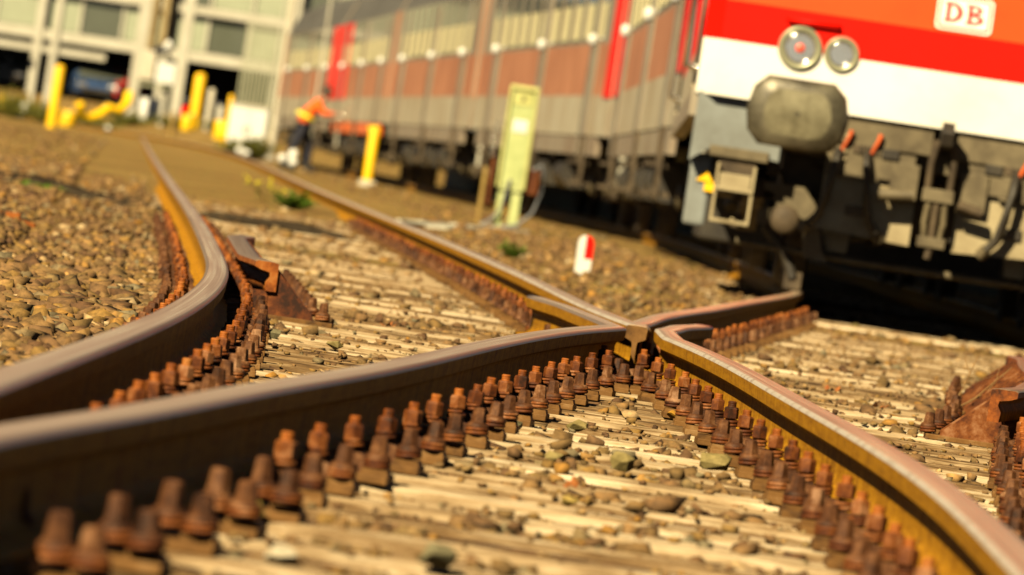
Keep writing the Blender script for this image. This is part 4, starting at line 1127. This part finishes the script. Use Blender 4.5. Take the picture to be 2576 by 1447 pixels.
def fouling_marker():
    p = ground_at(1463, 690)
    r = empty('track_marker', p, .06, 'small red and white round-topped marker post standing in the gravel', 'marker post')
    def half(x0, x1, z0, zt):
        R = .047; pts = [(x0, z0), (x1, z0)]; n = 10
        top = [(x, zt + math.sqrt(max(0, R * R - x * x))) for x in np.linspace(x1, x0, n)]
        return pts + top
    mb = MB(); mb.prism(half(-.047, -.004, .095, .19), -.035, .035, 'plain_white', 'Y'); mb.build('white_half', r, .005)
    mb = MB(); mb.prism(half(-.002, .047, .095, .19), -.037, .037, 'marker_red', 'Y'); mb.build('red_half', r, .005)
    mb = MB(); mb.prism([(-.046, -.02), (-.01, -.02), (.0, .006), (.012, -.02), (.044, -.02), (.044, .095), (-.046, .095)], -.036, .036, 'plain_white', 'Y'); mb.build('foot', r, .004)
fouling_marker()

# cables crossing under both rails of the left track
def cables():
    a = ground_at(-30, 458); b = ground_at(372, 512); c = ground_at(760, 582)
    for k, (o, rad) in enumerate(((0, .024), (.9, .020), (2.1, .026))):
        pts = []
        for t in np.linspace(-.1, 1, 26):
            y = 51.2 + o + .18 * math.sin(t * 9 + k * 2); x = -4.2 + (fC(51.5) - .1 + 4.2) * t
            pts.append((x, y, zg(x, y) + rad * .7 + .012 * max(0, math.sin(t * 23 + k)) - (.03 if abs(x - fA(y)) < .25 else 0) - .05 * sstep(.8, 1, t)))
        mb = MB(); mb.tube(pts, rad, 'cable_black', 8)
        tag(mb.build('cable'), 'black cable lying across the left track, %s of three' % ('nearest', 'middle one', 'farthest')[k], 'cable', 'cables crossing the left track')
    mb = MB()
    pts = [(x, y, zg(x, y) + .03) for x, y in ((p.x, p.y) for p in (ground_at(1000, 566), ground_at(1060, 572), ground_at(1130, 578), ground_at(1200, 586)))]
    mb.tube(pts, .03, 'pale_steel', 10); tag(mb.build('conduit'), 'pale grey conduit pipe lying on the gravel left of the green pillar', 'conduit pipe')
cables()
def rail_scrap():
    p = ground_at(30, 566); mb = MB()
    mb.prism([(-.10, 0), (-.10, .02), (-.03, .03), (-.03, .055), (.03, .055), (.03, .03), (.10, .02), (.10, 0)], -.05, .05, 'rust_orange', 'Y', Matrix.Translation((0, 0, 0)))
    mb.box((-.08, .0, .035), (.07, .09, .03), 'rust_orange')
    o = mb.build('rusty_iron_block', bevel=.004, loc=p); tag(o, 'short rusty orange iron block lying in the ballast at the left edge', 'scrap iron')
rail_scrap()

# plants
def plant(x, y, hgt, wid, n, mat, label, flowers=0, seed=1, name='weed', cat='plant', d=None, leaf=.05, grp=None):
    p = ground_at(x, y) if d is None else Vector((atd(x, y, d).x, d, 0))
    if d is not None: p.z = gz(p)
    rng = random.Random(seed); r = empty(name, p, 0, label, cat, grp)
    st = MB(); lf = MB(); fl = MB()
    for k in range(n):
        a = rng.uniform(0, 2 * PI); rr = rng.random() ** .7; h = hgt * rng.uniform(.45, 1.0) * (1 - .35 * rr)
        tip = Vector((math.cos(a) * rr * wid, math.sin(a) * rr * wid, h)); root = Vector((tip.x * .25, tip.y * .25, 0)); mid = (root + tip) / 2 + Vector((0, 0, h * .12))
        st.tube([root, mid, tip], [leaf * .07, leaf * .05, leaf * .03], mat, 4)
        for t in np.linspace(.25, 1, 6):
            c = root.lerp(tip, t) + Vector((0, 0, h * .12 * math.sin(t * PI))); L = leaf * rng.uniform(.7, 1.4); b = rng.uniform(0, 2 * PI)
            d1 = Vector((math.cos(b), math.sin(b), rng.uniform(-.1, .7))).normalized(); d2 = d1.cross(Vector((rng.uniform(-.4, .4), rng.uniform(-.4, .4), 1))).normalized() * L * .26
            lf.add([c, c + d1 * L * .5 + d2, c + d1 * L, c + d1 * L * .5 - d2], [(0, 1, 2, 3)], mat)
        if k < flowers:
            for _ in range(3):
                c = tip + Vector((rng.uniform(-.02, .02), rng.uniform(-.02, .02), rng.uniform(-.02, .03)))
                fl.lathe([(.002, -.006), (.012, 0), (.014, .006), (.004, .009)], 'petal_yellow', 6, Matrix.Translation(c))
    st.build('stems', r); lf.build('leaves', r)
    if flowers: fl.build('flowers', r)
plant(740, 528, .17, .22, 26, 'leaf_bright', 'bright green weed between the rails of the left track', 0, 3, leaf=.09)
plant(668, 508, .30, .22, 8, 'leaf_olive', 'sparse yellow-flowering weed left of the bright green clump', 12, 4, leaf=.05)
plant(1285, 652, .14, .10, 26, 'leaf_bright', 'small green weed at the foot of the pale green pillar', 0, 5, leaf=.045)
plant(105, 478, .045, .22, 14, 'leaf_bright', 'low green weed beside the black cables at the far left', 0, 6, leaf=.04)
plant(430, 335, .22, .9, 60, 'leaf_olive', 'low grass tuft behind the far bend of the rails', 0, 9, leaf=.10)
plant(640, 396, .62, .55, 150, 'leaf_olive', 'leafy plant in front of the cream cabinet', 0, 10, d=188, leaf=.12)
plant(585, 388, .45, .5, 110, 'leaf_olive', 'smaller leafy plant at the left foot of the cream cabinet', 0, 12, d=190, leaf=.12)
for k, (x, y, d, h, w, lb) in enumerate([(40, 290, 246, .9, 1.1, 'olive bush at the far left edge behind the rail'), (105, 300, 243, .7, .8, 'olive bush just left of the leaning yellow post'),
                                    (260, 300, 262, .35, 1.5, 'low bush below the bent yellow pipe'), (560, 330, 236, .4, .9, 'low bush left of the cream cabinet')]):
    plant(x, y, h, w, 90, 'leaf_olive', lb, 0, 30 + k, 'bush', 'bush', d=d, leaf=.14, grp='bushes behind the far rail')
def twigs():
    r = empty('dry_twig', (0, 0, 0), 0, 'thin dry branching twig lying on the sleepers at the right edge', 'twig')
    z = -.145
    def pt(x, y, up, d=27.0): q = atd(x, y, d); return q
    B = [[(2345, 1048), (2400, 1030), (2450, 1005), (2500, 962), (2545, 925)], [(2390, 1030), (2418, 985), (2440, 940), (2462, 895)], [(2440, 1008), (2480, 990), (2505, 960), (2515, 925)], [(2440, 940), (2428, 905), (2432, 880)], [(2460, 960), (2500, 945), (2530, 950)]]
    mb = MB()
    for i, b in enumerate(B): mb.tube([atd(x, y, 26.6 + .25 * i + .1 * k) for k, (x, y) in enumerate(b)], [max(.0012, .0042 - .0007 * k - .0006 * i) for k in range(len(b))], 'twig', 6)
    mb.build('stem', r)
twigs()
def leaf_litter(x, y, label, seed, stalk=False):
    p = at(x, y, TIE_Z + .006); rng = random.Random(seed); mb = MB()
    for k in range(5):
        b = rng.uniform(0, 2 * PI); L = rng.uniform(.018, .034); c = Vector((rng.uniform(-.03, .03), rng.uniform(-.04, .04), .004))
        d1 = Vector((math.cos(b), math.sin(b), rng.uniform(.1, .8))).normalized(); d2 = d1.cross(Vector((0, 0, 1))).normalized() * L * .35
        vs = [c, c + d1 * L * .5 + d2, c + d1 * L + Vector((0, 0, .006)), c + d1 * L * .5 - d2]; mb.add(vs + [v + Vector((0, 0, .0008)) for v in vs], [(0, 1, 2, 3), (4, 7, 6, 5)], 'dry_leaf')
    if stalk: mb.tube([(0, 0, 0), (.01, 0, .04), (.035, .01, .075)], .0012, 'twig', 5)
    o = mb.build('dead_leaf', loc=p); tag(o, label, 'dead leaf', 'dead leaves on the sleepers')
leaf_litter(960, 822, 'orange-red dead leaf with an upright stalk on the sleepers left of centre', 1, True)
leaf_litter(2210, 1030, 'brown dead leaf on a sleeper right of the curved rail', 2)
leaf_litter(2085, 985, 'orange dead leaf near the train shadow right of the curved rail', 3)
leaf_litter(1430, 1232, 'orange dead leaf between stones below the crossing', 4)
leaf_litter(1340, 985, 'dead leaf caught beside the bolts under the long dark rail', 6)

# ------------------------------------------------------------ the worker
def skin(name, joints, edges, mat, parent, lvl=2):
    me = bpy.data.meshes.new(name); keys = list(joints); ix = {k: i for i, k in enumerate(keys)}
    me.from_pydata([joints[k][0] for k in keys], [(ix[a], ix[b]) for a, b in edges], [])
    o = link(name, me, parent); me.materials.append(M[mat])
    sm = o.modifiers.new('skin', 'SKIN'); sv = me.skin_vertices[0].data
    for i, k in enumerate(keys):
        rr = joints[k][1]; sv[i].radius = rr if isinstance(rr, tuple) else (rr, rr)
    sv[0].use_root = True; sm.use_smooth_shade = True
    su = o.modifiers.new('subd', 'SUBSURF'); su.levels = su.render_levels = lvl
    return o
def worker():
    p = atd(764, 418, 162); p.z = zg(p.x, p.y) + 0.0
    r = empty('person', p, 0, 'worker in a bright orange jacket and dark trousers leaning toward the train', 'person')
    J = {'pel': ((-.12, 0, .95), (.15, .12)), 'wst': ((-.08, 0, 1.08), (.14, .11)), 'che': ((.06, 0, 1.32), (.17, .12)), 'nck': ((.17, 0, 1.49), .06), 'nk2': ((.21, 0, 1.55), .058), 'hd1': ((.25, 0, 1.62), (.078, .085)), 'hd2': ((.27, 0, 1.72), (.085, .08)), 'nose': ((.355, 0, 1.655), .014)}
    E_ = [('pel', 'wst'), ('wst', 'che'), ('che', 'nck'), ('nck', 'nk2'), ('nk2', 'hd1'), ('hd1', 'hd2'), ('hd1', 'nose')]
    for s, n in ((-1, 'a'), (1, 'b')):
        f = .14 * s
        J.update({n + 'hip': ((-.12, s * .10, .90), .095), n + 'kn': ((-.10 + f * 1.1, s * .12, .50), .062), n + 'ank': ((-.16 + f * 1.5, s * .12, .09), .042), n + 'toe': ((-.02 + f * 1.5, s * .13, .035), .035),
                  n + 'sh': ((.10, s * .19, 1.42), .062), n + 'el': ((.26, s * .25, 1.20), .045), n + 'wr': ((.48, s * .17, 1.24), .029), n + 'pm': ((.55, s * .15, 1.25), (.035, .018))})
        E_ += [('pel', n + 'hip'), (n + 'hip', n + 'kn'), (n + 'kn', n + 'ank'), (n + 'ank', n + 'toe'), ('che', n + 'sh'), (n + 'sh', n + 'el'), (n + 'el', n + 'wr'), (n + 'wr', n + 'pm')]
        for q in range(4):
            a = n + 'f%d' % q; J[a + '1'] = ((.595, s * (.125 + .018 * q), 1.255 + .004 * q), .009); J[a + '2'] = ((.625 + .006 * (q in (1, 2)), s * (.125 + .018 * q), 1.235), .008); E_ += [(n + 'pm', a + '1'), (a + '1', a + '2')]
        J[n + 't1'] = ((.56, s * .108, 1.27), .010); J[n + 't2'] = ((.60, s * .10, 1.275), .008); E_ += [(n + 'pm', n + 't1'), (n + 't1', n + 't2')]
    skin('body', J, E_, 'skin', r, 1)
    JJ = {'w': ((-.14, 0, .93), (.215, .18)), 'b': ((-.09, 0, 1.10), (.22, .18)), 'c': ((.03, 0, 1.33), (.23, .19)), 'n': ((.15, 0, 1.46), (.10, .09))}
    EE = [('w', 'b'), ('b', 'c'), ('c', 'n')]
    for s, n in ((-1, 'a'), (1, 'b')):
        JJ.update({n + 's': ((.10, s * .20, 1.42), .085), n + 'e': ((.26, s * .26, 1.20), .068), n + 'r': ((.46, s * .175, 1.24), .050)}); EE += [('c', n + 's'), (n + 's', n + 'e'), (n + 'e', n + 'r')]
    skin('jacket', JJ, EE, 'hivis_orange', r, 2)
    mb = MB(); mb.lathe([(.232, -.03), (.240, 0), (.232, .03)], 'hivis_yellow', 24, Matrix.Translation((-.085, 0, 1.11)) @ Matrix.Rotation(.35, 4, 'Y') @ Matrix.Scale(.98, 4, (1, 0, 0))); mb.build('reflective_band', r)
    T = {'p': ((-.12, 0, .96), (.17, .14))}; ET = []
    for s, n in ((-1, 'a'), (1, 'b')):
        f = .14 * s
        T.update({n + 'h': ((-.12, s * .10, .88), .118), n + 'k': ((-.10 + f * 1.1, s * .12, .50), .085), n + 'f': ((-.155 + f * 1.5, s * .12, .13), .075)}); ET += [('p', n + 'h'), (n + 'h', n + 'k'), (n + 'k', n + 'f')]
        mb = MB(); mb.prism([(-.09, 0), (.20, 0), (.21, .05), (.12, .085), (.05, .13), (.05, .17), (-.09, .17)], -.055, .055, 'black_rubber', 'Y', Matrix.Translation((-.15 + f * 1.5, s * .12, 0))); mb.build('boot', r, .015)
    skin('trousers', T, ET, 'navy_cloth', r, 2)
    skin('hair', {'a': ((.225, 0, 1.69), .098), 'b': ((.185, 0, 1.62), .072), 'c': ((.27, 0, 1.745), .086), 'd': ((.31, 0, 1.765), .055)}, [('b', 'a'), ('a', 'c'), ('c', 'd')], 'hair', r, 3)
    for s in (-1, 1):
        mb = MB(); mb.lathe([(.001, 0), (.010, .002), (.001, .006)], 'plain_white', 10, Matrix.Translation((.338, s * .032, 1.685)) @ Matrix.Rotation(PI / 2, 4, 'Y')); mb.build('eye', r)
    # shiny piece added at the hands to give a bright spot
    l = Vector((p.x + .63, p.y, p.z + 1.22)); t = empty('bright_spot_piece', l, 0, 'shiny piece added at the hands of the worker as a bright spot', 'lamp')
    mb = MB(); mb.lathe([(.03, -.06), (.03, .05), (.055, .07), (.055, .11)], 'chrome', 18, Matrix.Rotation(PI / 2, 4, 'Y')); mb.build('shiny_body', t)
    mb = MB(); mb.tube([(-.05, 0, .02), (-.03, 0, .07), (.05, 0, .07), (.07, 0, .03)], .008, 'black_rubber', 6); mb.build('handle', t)
worker()

# ------------------------------------------------------------ far yard
post(128, 322, 1.60, .125, 'yellow_paint', 0, 'leaning-looking tall yellow post at the far left of the bend')
def far_post(x, y, d, h, rad, mat, label, name='yellow_post', cat='post', knob=None):
    r, p = post(x, y, h, rad, mat, 0, label, name, cat, d=d)
    if knob:
        mb = MB(); mb.lathe([(.005, -rad), (rad, 0), (.005, rad)], knob, 16, Matrix.Translation((0, 0, h + rad * .5))); mb.build('knob', r)
    return r
far_post(486, 320, 247, 1.75, .17, 'yellow_paint', 'thick yellow post left of the cream cabinet')
far_post(432, 330, 240, .85, .07, 'wood_stake', 'thin ochre post in front of the pale steel column')
far_post(206, 300, 264, .85, .07, 'wood_stake', 'short brown post with a round knob, left end of the bent yellow pipe', knob='chrome')
far_post(264, 300, 264, .80, .07, 'wood_stake', 'short brown post with a round knob, right end of the bent yellow pipe', knob='chrome')
far_post(545, 345, 232, 1.0, .10, 'pale_steel', 'thin pale post left of the cream cabinet')
def pipe(pts, d, rad, mat, label, name, cat):
    P = [atd(x, y, d + .2 * i) for i, (x, y) in enumerate(pts)]
    mb = MB(); mb.tube(P, rad, mat, 14); return tag(mb.build(name), label, cat)
pipe([(200, 262), (204, 292), (225, 298), (250, 290), (272, 272), (300, 282), (322, 258), (324, 235)], 262, .16, 'yellow_paint', 'thick bent yellow pipe lying in loops behind the far rail', 'yellow_pipe', 'pipe')
def drum(x, y, d, rad, h, mat, label, name='drum', cat='drum'):
    q = atd(x, y, d); q.z = gz(q); r = empty(name, q, 0, label, cat)
    mb = MB(); mb.lathe([(rad * .96, 0), (rad, .03), (rad, h * .32), (rad * 1.03, h * .34), (rad, h * .36), (rad, h * .64), (rad * 1.03, h * .66), (rad, h * .68), (rad, h - .03), (rad * .96, h)], mat, 28); mb.build('barrel', r)
    mb = MB(); mb.lathe([(rad * .2, 0), (rad * .2, .04), (rad * .1, .05)], 'pale_steel', 12, Matrix.Translation((rad * .5, 0, h))); mb.build('bung', r)
drum(20, 240, 272, .30, .62, 'yellow_paint', 'yellow drum at the far left edge under the hall')
drum(170, 300, 246, .28, .50, 'yellow_paint', 'low yellow drum just right of the left yellow post')
drum(556, 345, 231, .24, .55, 'yellow_paint', 'low yellow drum in front of the cream cabinet')
drum(378, 262, 268, .36, .72, 'plain_white', 'white drum between the two pale steel columns')
drum(470, 320, 246, .20, .50, 'yellow_paint', 'small yellow drum beside the thick yellow post')
def stub(x, y, d, h, label):
    q = atd(x, y, d); q.z = gz(q); r = empty('warning_stub', q, 0, label, 'marker post', 'small white warning stubs by the train')
    mb = MB(); mb.lathe([(.05, 0), (.05, h * .45), (.045, h * .5)], 'dark_iron', 16); mb.build('foot', r)
    mb = MB(); mb.lathe([(.05, h * .5), (.085, h * .62), (.085, h * .9), (.03, h)], 'plain_white', 20); mb.build('head', r)
stub(712, 395, 150, .30, 'white topped warning stub, left one of the trio near the worker')
stub(738, 388, 148, .42, 'white topped warning stub, tallest of the trio near the worker')
stub(737, 412, 143, .24, 'white topped warning stub, nearest of the trio near the worker')
stub(606, 362, 176, .28, 'white topped warning stub, left of the pair below the cream cabinet')
stub(622, 372, 172, .24, 'white topped warning stub, right of the pair below the cream cabinet')
stub(272, 326, 232, .22, 'white topped warning stub alone beside the far rail')
for k, (x, y, d, h, rd, mt, lb) in enumerate([
    (60, 262, 255, .55, .12, 'plain_white', 'squat white bollard left of the thick pale pole'), (300, 262, 266, .9, .09, 'pale_steel', 'short pale post right of the bent yellow pipe'),
    (405, 300, 256, 1.1, .08, 'pale_steel', 'short pale post in front of the white gantry'), (520, 320, 243, 1.3, .10, 'cream_render', 'cream post right of the thick yellow post'),
    (462, 312, 250, .7, .12, 'marker_red', 'short red post left of the thick yellow post'), (575, 300, 225, 1.5, .07, 'yellow_paint', 'slim yellow post behind the cream cabinet')]):
    far_post(x, y, d, h, rd, mt, lb, 'short_post')
for k, (x, y, d, h, w, lb) in enumerate([(20, 268, 262, 1.0, 1.5, 'yellow-green bush under the hall at the left edge'), (330, 300, 262, .5, 1.0, 'low green bush at the foot of the left gantry column'),
                                    (440, 318, 250, .45, .8, 'low green bush at the foot of the right gantry column')]):
    plant(x, y, h, w, 110, 'leaf_olive', lb, 0, 50 + k, 'bush', 'bush', d=d, leaf=.14, grp='bushes behind the far rail')
def cabinet():
    q = atd(612, 390, 200); q.z = gz(q); r = empty('utility_cabinet', q, 0, 'cream utility cabinet standing near the tail of the train', 'cabinet')
    mb = MB(); mb.box((0, 0, .68), (.95, .45, 1.2), 'plain_white'); mb.build('housing', r, .02)
    mb = MB(); mb.box((0, 0, 1.30), (1.02, .52, .06), 'cream_render'); mb.build('lid', r, .02)
    mb = MB(); mb.box((0, 0, .05), (.98, .48, .14), 'concrete'); mb.build('plinth', r, .01)
    for s in (-1, 1): mb = MB(); mb.box((s * .235, -.23, .68), (.45, .02, 1.12), 'plain_white'); dd = mb.build('door', r, .006); mb = MB(); mb.box((s * .05, -.25, .70), (.03, .03, .16), 'dark_iron'); mb.build('handle', dd)
cabinet()
def mast(x0, y0, d, h, rad, mat, label, cat='pole', z=None, arm=None):
    q = atd(x0, y0, d); q.z = gz(q) if z is None else z; r = empty('steel_pole', q, 0, label, cat)
    mb = MB(); mb.lathe([(rad, 0), (rad, h * .6), (rad * .85, h)], mat, 20); mb.build('shaft', r)
    mb = MB(); mb.box((0, 0, .04), (rad * 3.4, rad * 3.4, .08), 'concrete'); mb.build('footing', r)
mast(120, 240, 262, 8.5, .14, 'pale_steel', 'thick pale steel pole left of the parked blue car')
mast(80, 240, 266, 8.0, .09, 'pale_steel', 'thin pale steel pole, leftmost of the poles')
mast(776, 380, 166, 6.0, .03, 'pale_steel', 'thin pale pole behind the worker')
mast(688, 340, 204, 9.0, .10, 'cream_render', 'pale pole at the tail end of the train')
mast(668, 340, 212, 9.0, .03, 'pale_steel', 'very thin pole left of the train tail')
# the filling gantry: two steel columns, tan pipes and a jib
def gantry():
    r = empty('filling_gantry', (0, 0, 0), 0, 'white steel gantry with two columns and tan vertical pipes', 'gantry')
    for x, w in ((334, .40), (444, .36)):
        q = atd(x, 250, 272); q.z = gz(q); mb = MB(); mb.box((0, 0, 4.2), (w, .3, 8.4), 'pale_steel'); o = mb.build('column', r, .02, loc=q)
    a = atd(334, 250, 272); b = atd(444, 250, 272)
    for z in (6.0, 8.2): mb = MB(); mb.box(((a.x + b.x) / 2, 272, z), (b.x - a.x, .25, .3), 'pale_steel'); mb.build('cross_beam', r, .01)
    for x, rr in ((384, .22), (425, .27)):
        q = atd(x, 60, 274); mb = MB(); mb.tube([(q.x, 274, 2.9), (q.x, 274, 8.4)], rr, 'timber_tan', 20); mb.build('tan_pipe', r)
    q = atd(372, 140, 273); e = atd(432, 110, 273)
    mb = MB(); mb.tube([q, (q + e) / 2 + Vector((0, 0, -.05)), e], .16, 'plain_white', 12); mb.build('jib', r)
    q = atd(418, 185, 270); mb = MB(); mb.box(tuple(q), (.65, .5, .70), 'plain_white'); mb.build('pump_box', r, .03)
    q = atd(372, 165, 271); mb = MB(); mb.box(tuple(q), (.5, .4, 1.0), 'cream_render'); mb.build('control_box', r, .03)
    q = atd(385, 215, 270); mb = MB(); mb.box((q.x, 270, q.z), (1.2, .6, .08), 'slat_green'); mb.build('deck', r)
gantry()
def slats():
    a = atd(598, 250, 236); b = atd(694, 260, 236); r = empty('slatted_screen', (0, 0, 0), 0, 'tall greenish slatted screen beside the tail of the train', 'screen')
    n = 11
    for k in range(n):
        x = a.x + (b.x - a.x) * k / (n - 1); mb = MB(); mb.box((x, 236, 2.0), (.055, .04, 3.6), 'slat_green'); mb.build('slat', r)
    for z in (.4, 3.7): mb = MB(); mb.box(((a.x + b.x) / 2, 236.05, z), (b.x - a.x + .1, .05, .08), 'pale_steel'); mb.build('rail', r)
slats()
# the hall with parked cars beneath
def hall():
    D = 300.0; x0, x1 = -34.0, 6.0; zf = 1.05
    r = empty('glazed_hall', (0, D, zf), 0, 'pale steel framed hall with glazed upper floor over an open parking level', 'building')
    def B(n, c, sz, m_, bv=0): mb = MB(); mb.box((c[0], c[1] - 0, c[2]), sz, m_); return mb.build(n, r, bv)
    B('slab', ((x0 + x1) / 2, 5, -.36), (x1 - x0, 12, .2), 'coach_roof')
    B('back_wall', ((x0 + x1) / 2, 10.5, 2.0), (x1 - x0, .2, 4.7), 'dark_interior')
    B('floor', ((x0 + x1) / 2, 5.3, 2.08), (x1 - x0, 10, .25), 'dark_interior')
    B('floor_beam', ((x0 + x1) / 2, -.1, 2.05), (x1 - x0, .4, .40), 'pale_steel')
    B('lower_rail', (-18.6, -1.2, 1.48), (4.4, .12, .24), 'pale_steel')
    B('roof_beam', ((x0 + x1) / 2, -.1, 3.80), (x1 - x0, .4, .32), 'pale_steel')
    B('eaves_beam', ((x0 + x1) / 2, -.1, 6.0), (x1 - x0, .4, .35), 'pale_steel')
    B('roof', ((x0 + x1) / 2, 5.3, 6.25), (x1 - x0 + .6, 12, .2), 'coach_roof')
    k = 0; x = x0 + .4
    while x < x1 - 1:
        for z0_, z1_ in ((2.28, 3.62), (3.98, 5.8)):
            f = B('window', (x + .8, .05, (z0_ + z1_) / 2), (1.5, .06, z1_ - z0_), 'hall_glass' if (k + int(z0_)) % 3 else 'window_glass')
            mb = MB(); mb.box((x + .8 - .80, .0, (z0_ + z1_) / 2), (.10, .14, z1_ - z0_), 'pale_steel'); mb.build('mullion', f)
        k += 1; x += 1.6
    for x in np.arange(x0 + .5, x1, 4.8):
        mb = MB(); mb.box((x, -.35, 2.85), (.22, .3, 6.3), 'pale_steel'); mb.build('column', r)
hall()
def car(x, d, paint, label, rz=0.0, z=.79):
    q = atd(x, 200, d); q.z = z; r = empty('parked_car', q, rz, label, 'car', 'cars parked under the hall')
    w = .86
    # long side along local Y, front facing -Y
    mb = MB()
    sec = [(-2.1, .35), (-2.15, .62), (-1.95, .82), (-1.0, .95), (-.35, 1.40), (.9, 1.44), (1.7, 1.05), (2.1, .95), (2.15, .40), (1.6, .30), (-1.6, .30)]
    n = len(sec)
    def wd(z): return w if z < .96 else w * (1 - .28 * (z - .96) / .5)
    vs = [(-wd(z), y, z) for y, z in sec] + [(wd(z), y, z) for y, z in sec]
    mb.add(vs, [tuple(range(n)), tuple(range(n, 2 * n))[::-1]] + [(i, (i + 1) % n, n + (i + 1) % n, n + i) for i in range(n)], paint); mb.build('body', r, .05, 3)
    mb = MB(); mb.add([(-.72, -.98, .98), (.72, -.98, .98), (.60, -.42, 1.36), (-.60, -.42, 1.36)], [(0, 1, 2, 3)], 'window_glass', M4=Matrix.Translation((0, -.035, .012))); mb.build('windscreen', r)
    for s in (-1, 1):
        mb = MB(); mb.box((s * .62, -2.10, .66), (.34, .12, .16), 'chrome'); mb.build('headlight', r, .02)
        mb = MB(); mb.add([(s * .87, -.7, .97), (s * .87, 1.4, .97), (s * .66, .95, 1.36), (s * .66, -.35, 1.36)], [(0, 1, 2, 3)], 'window_glass'); mb.build('side_window', r)
        for y in (-1.35, 1.3):
            mb = MB(); mb.lathe([(.30, -.1), (.32, -.06), (.32, .06), (.30, .1), (.18, .1), (.17, .06), (.04, .08)], 'black_rubber', 24, Matrix.Translation((s * .76, y, .32)) @ Matrix.Rotation(PI / 2 * s, 4, 'Y')); mb.build('wheel', r)
    mb = MB(); mb.box((0, -2.16, .47), (1.2, .06, .16), 'dark_iron'); mb.build('grille', r)
car(236, 301.6, 'car_blue', 'dark blue car parked under the hall behind the bent yellow pipe', .15)
car(282, 301.8, 'car_red', 'red car parked under the hall right of the blue one', -.2)
car(55, 305, 'car_silver', 'silver car parked under the hall at the left edge', .3)
car(505, 305, 'car_silver', 'silver car parked under the hall behind the thick yellow post', .1)
car(165, 306, 'car_silver', 'grey car parked under the hall behind the thick pale pole', -.1)
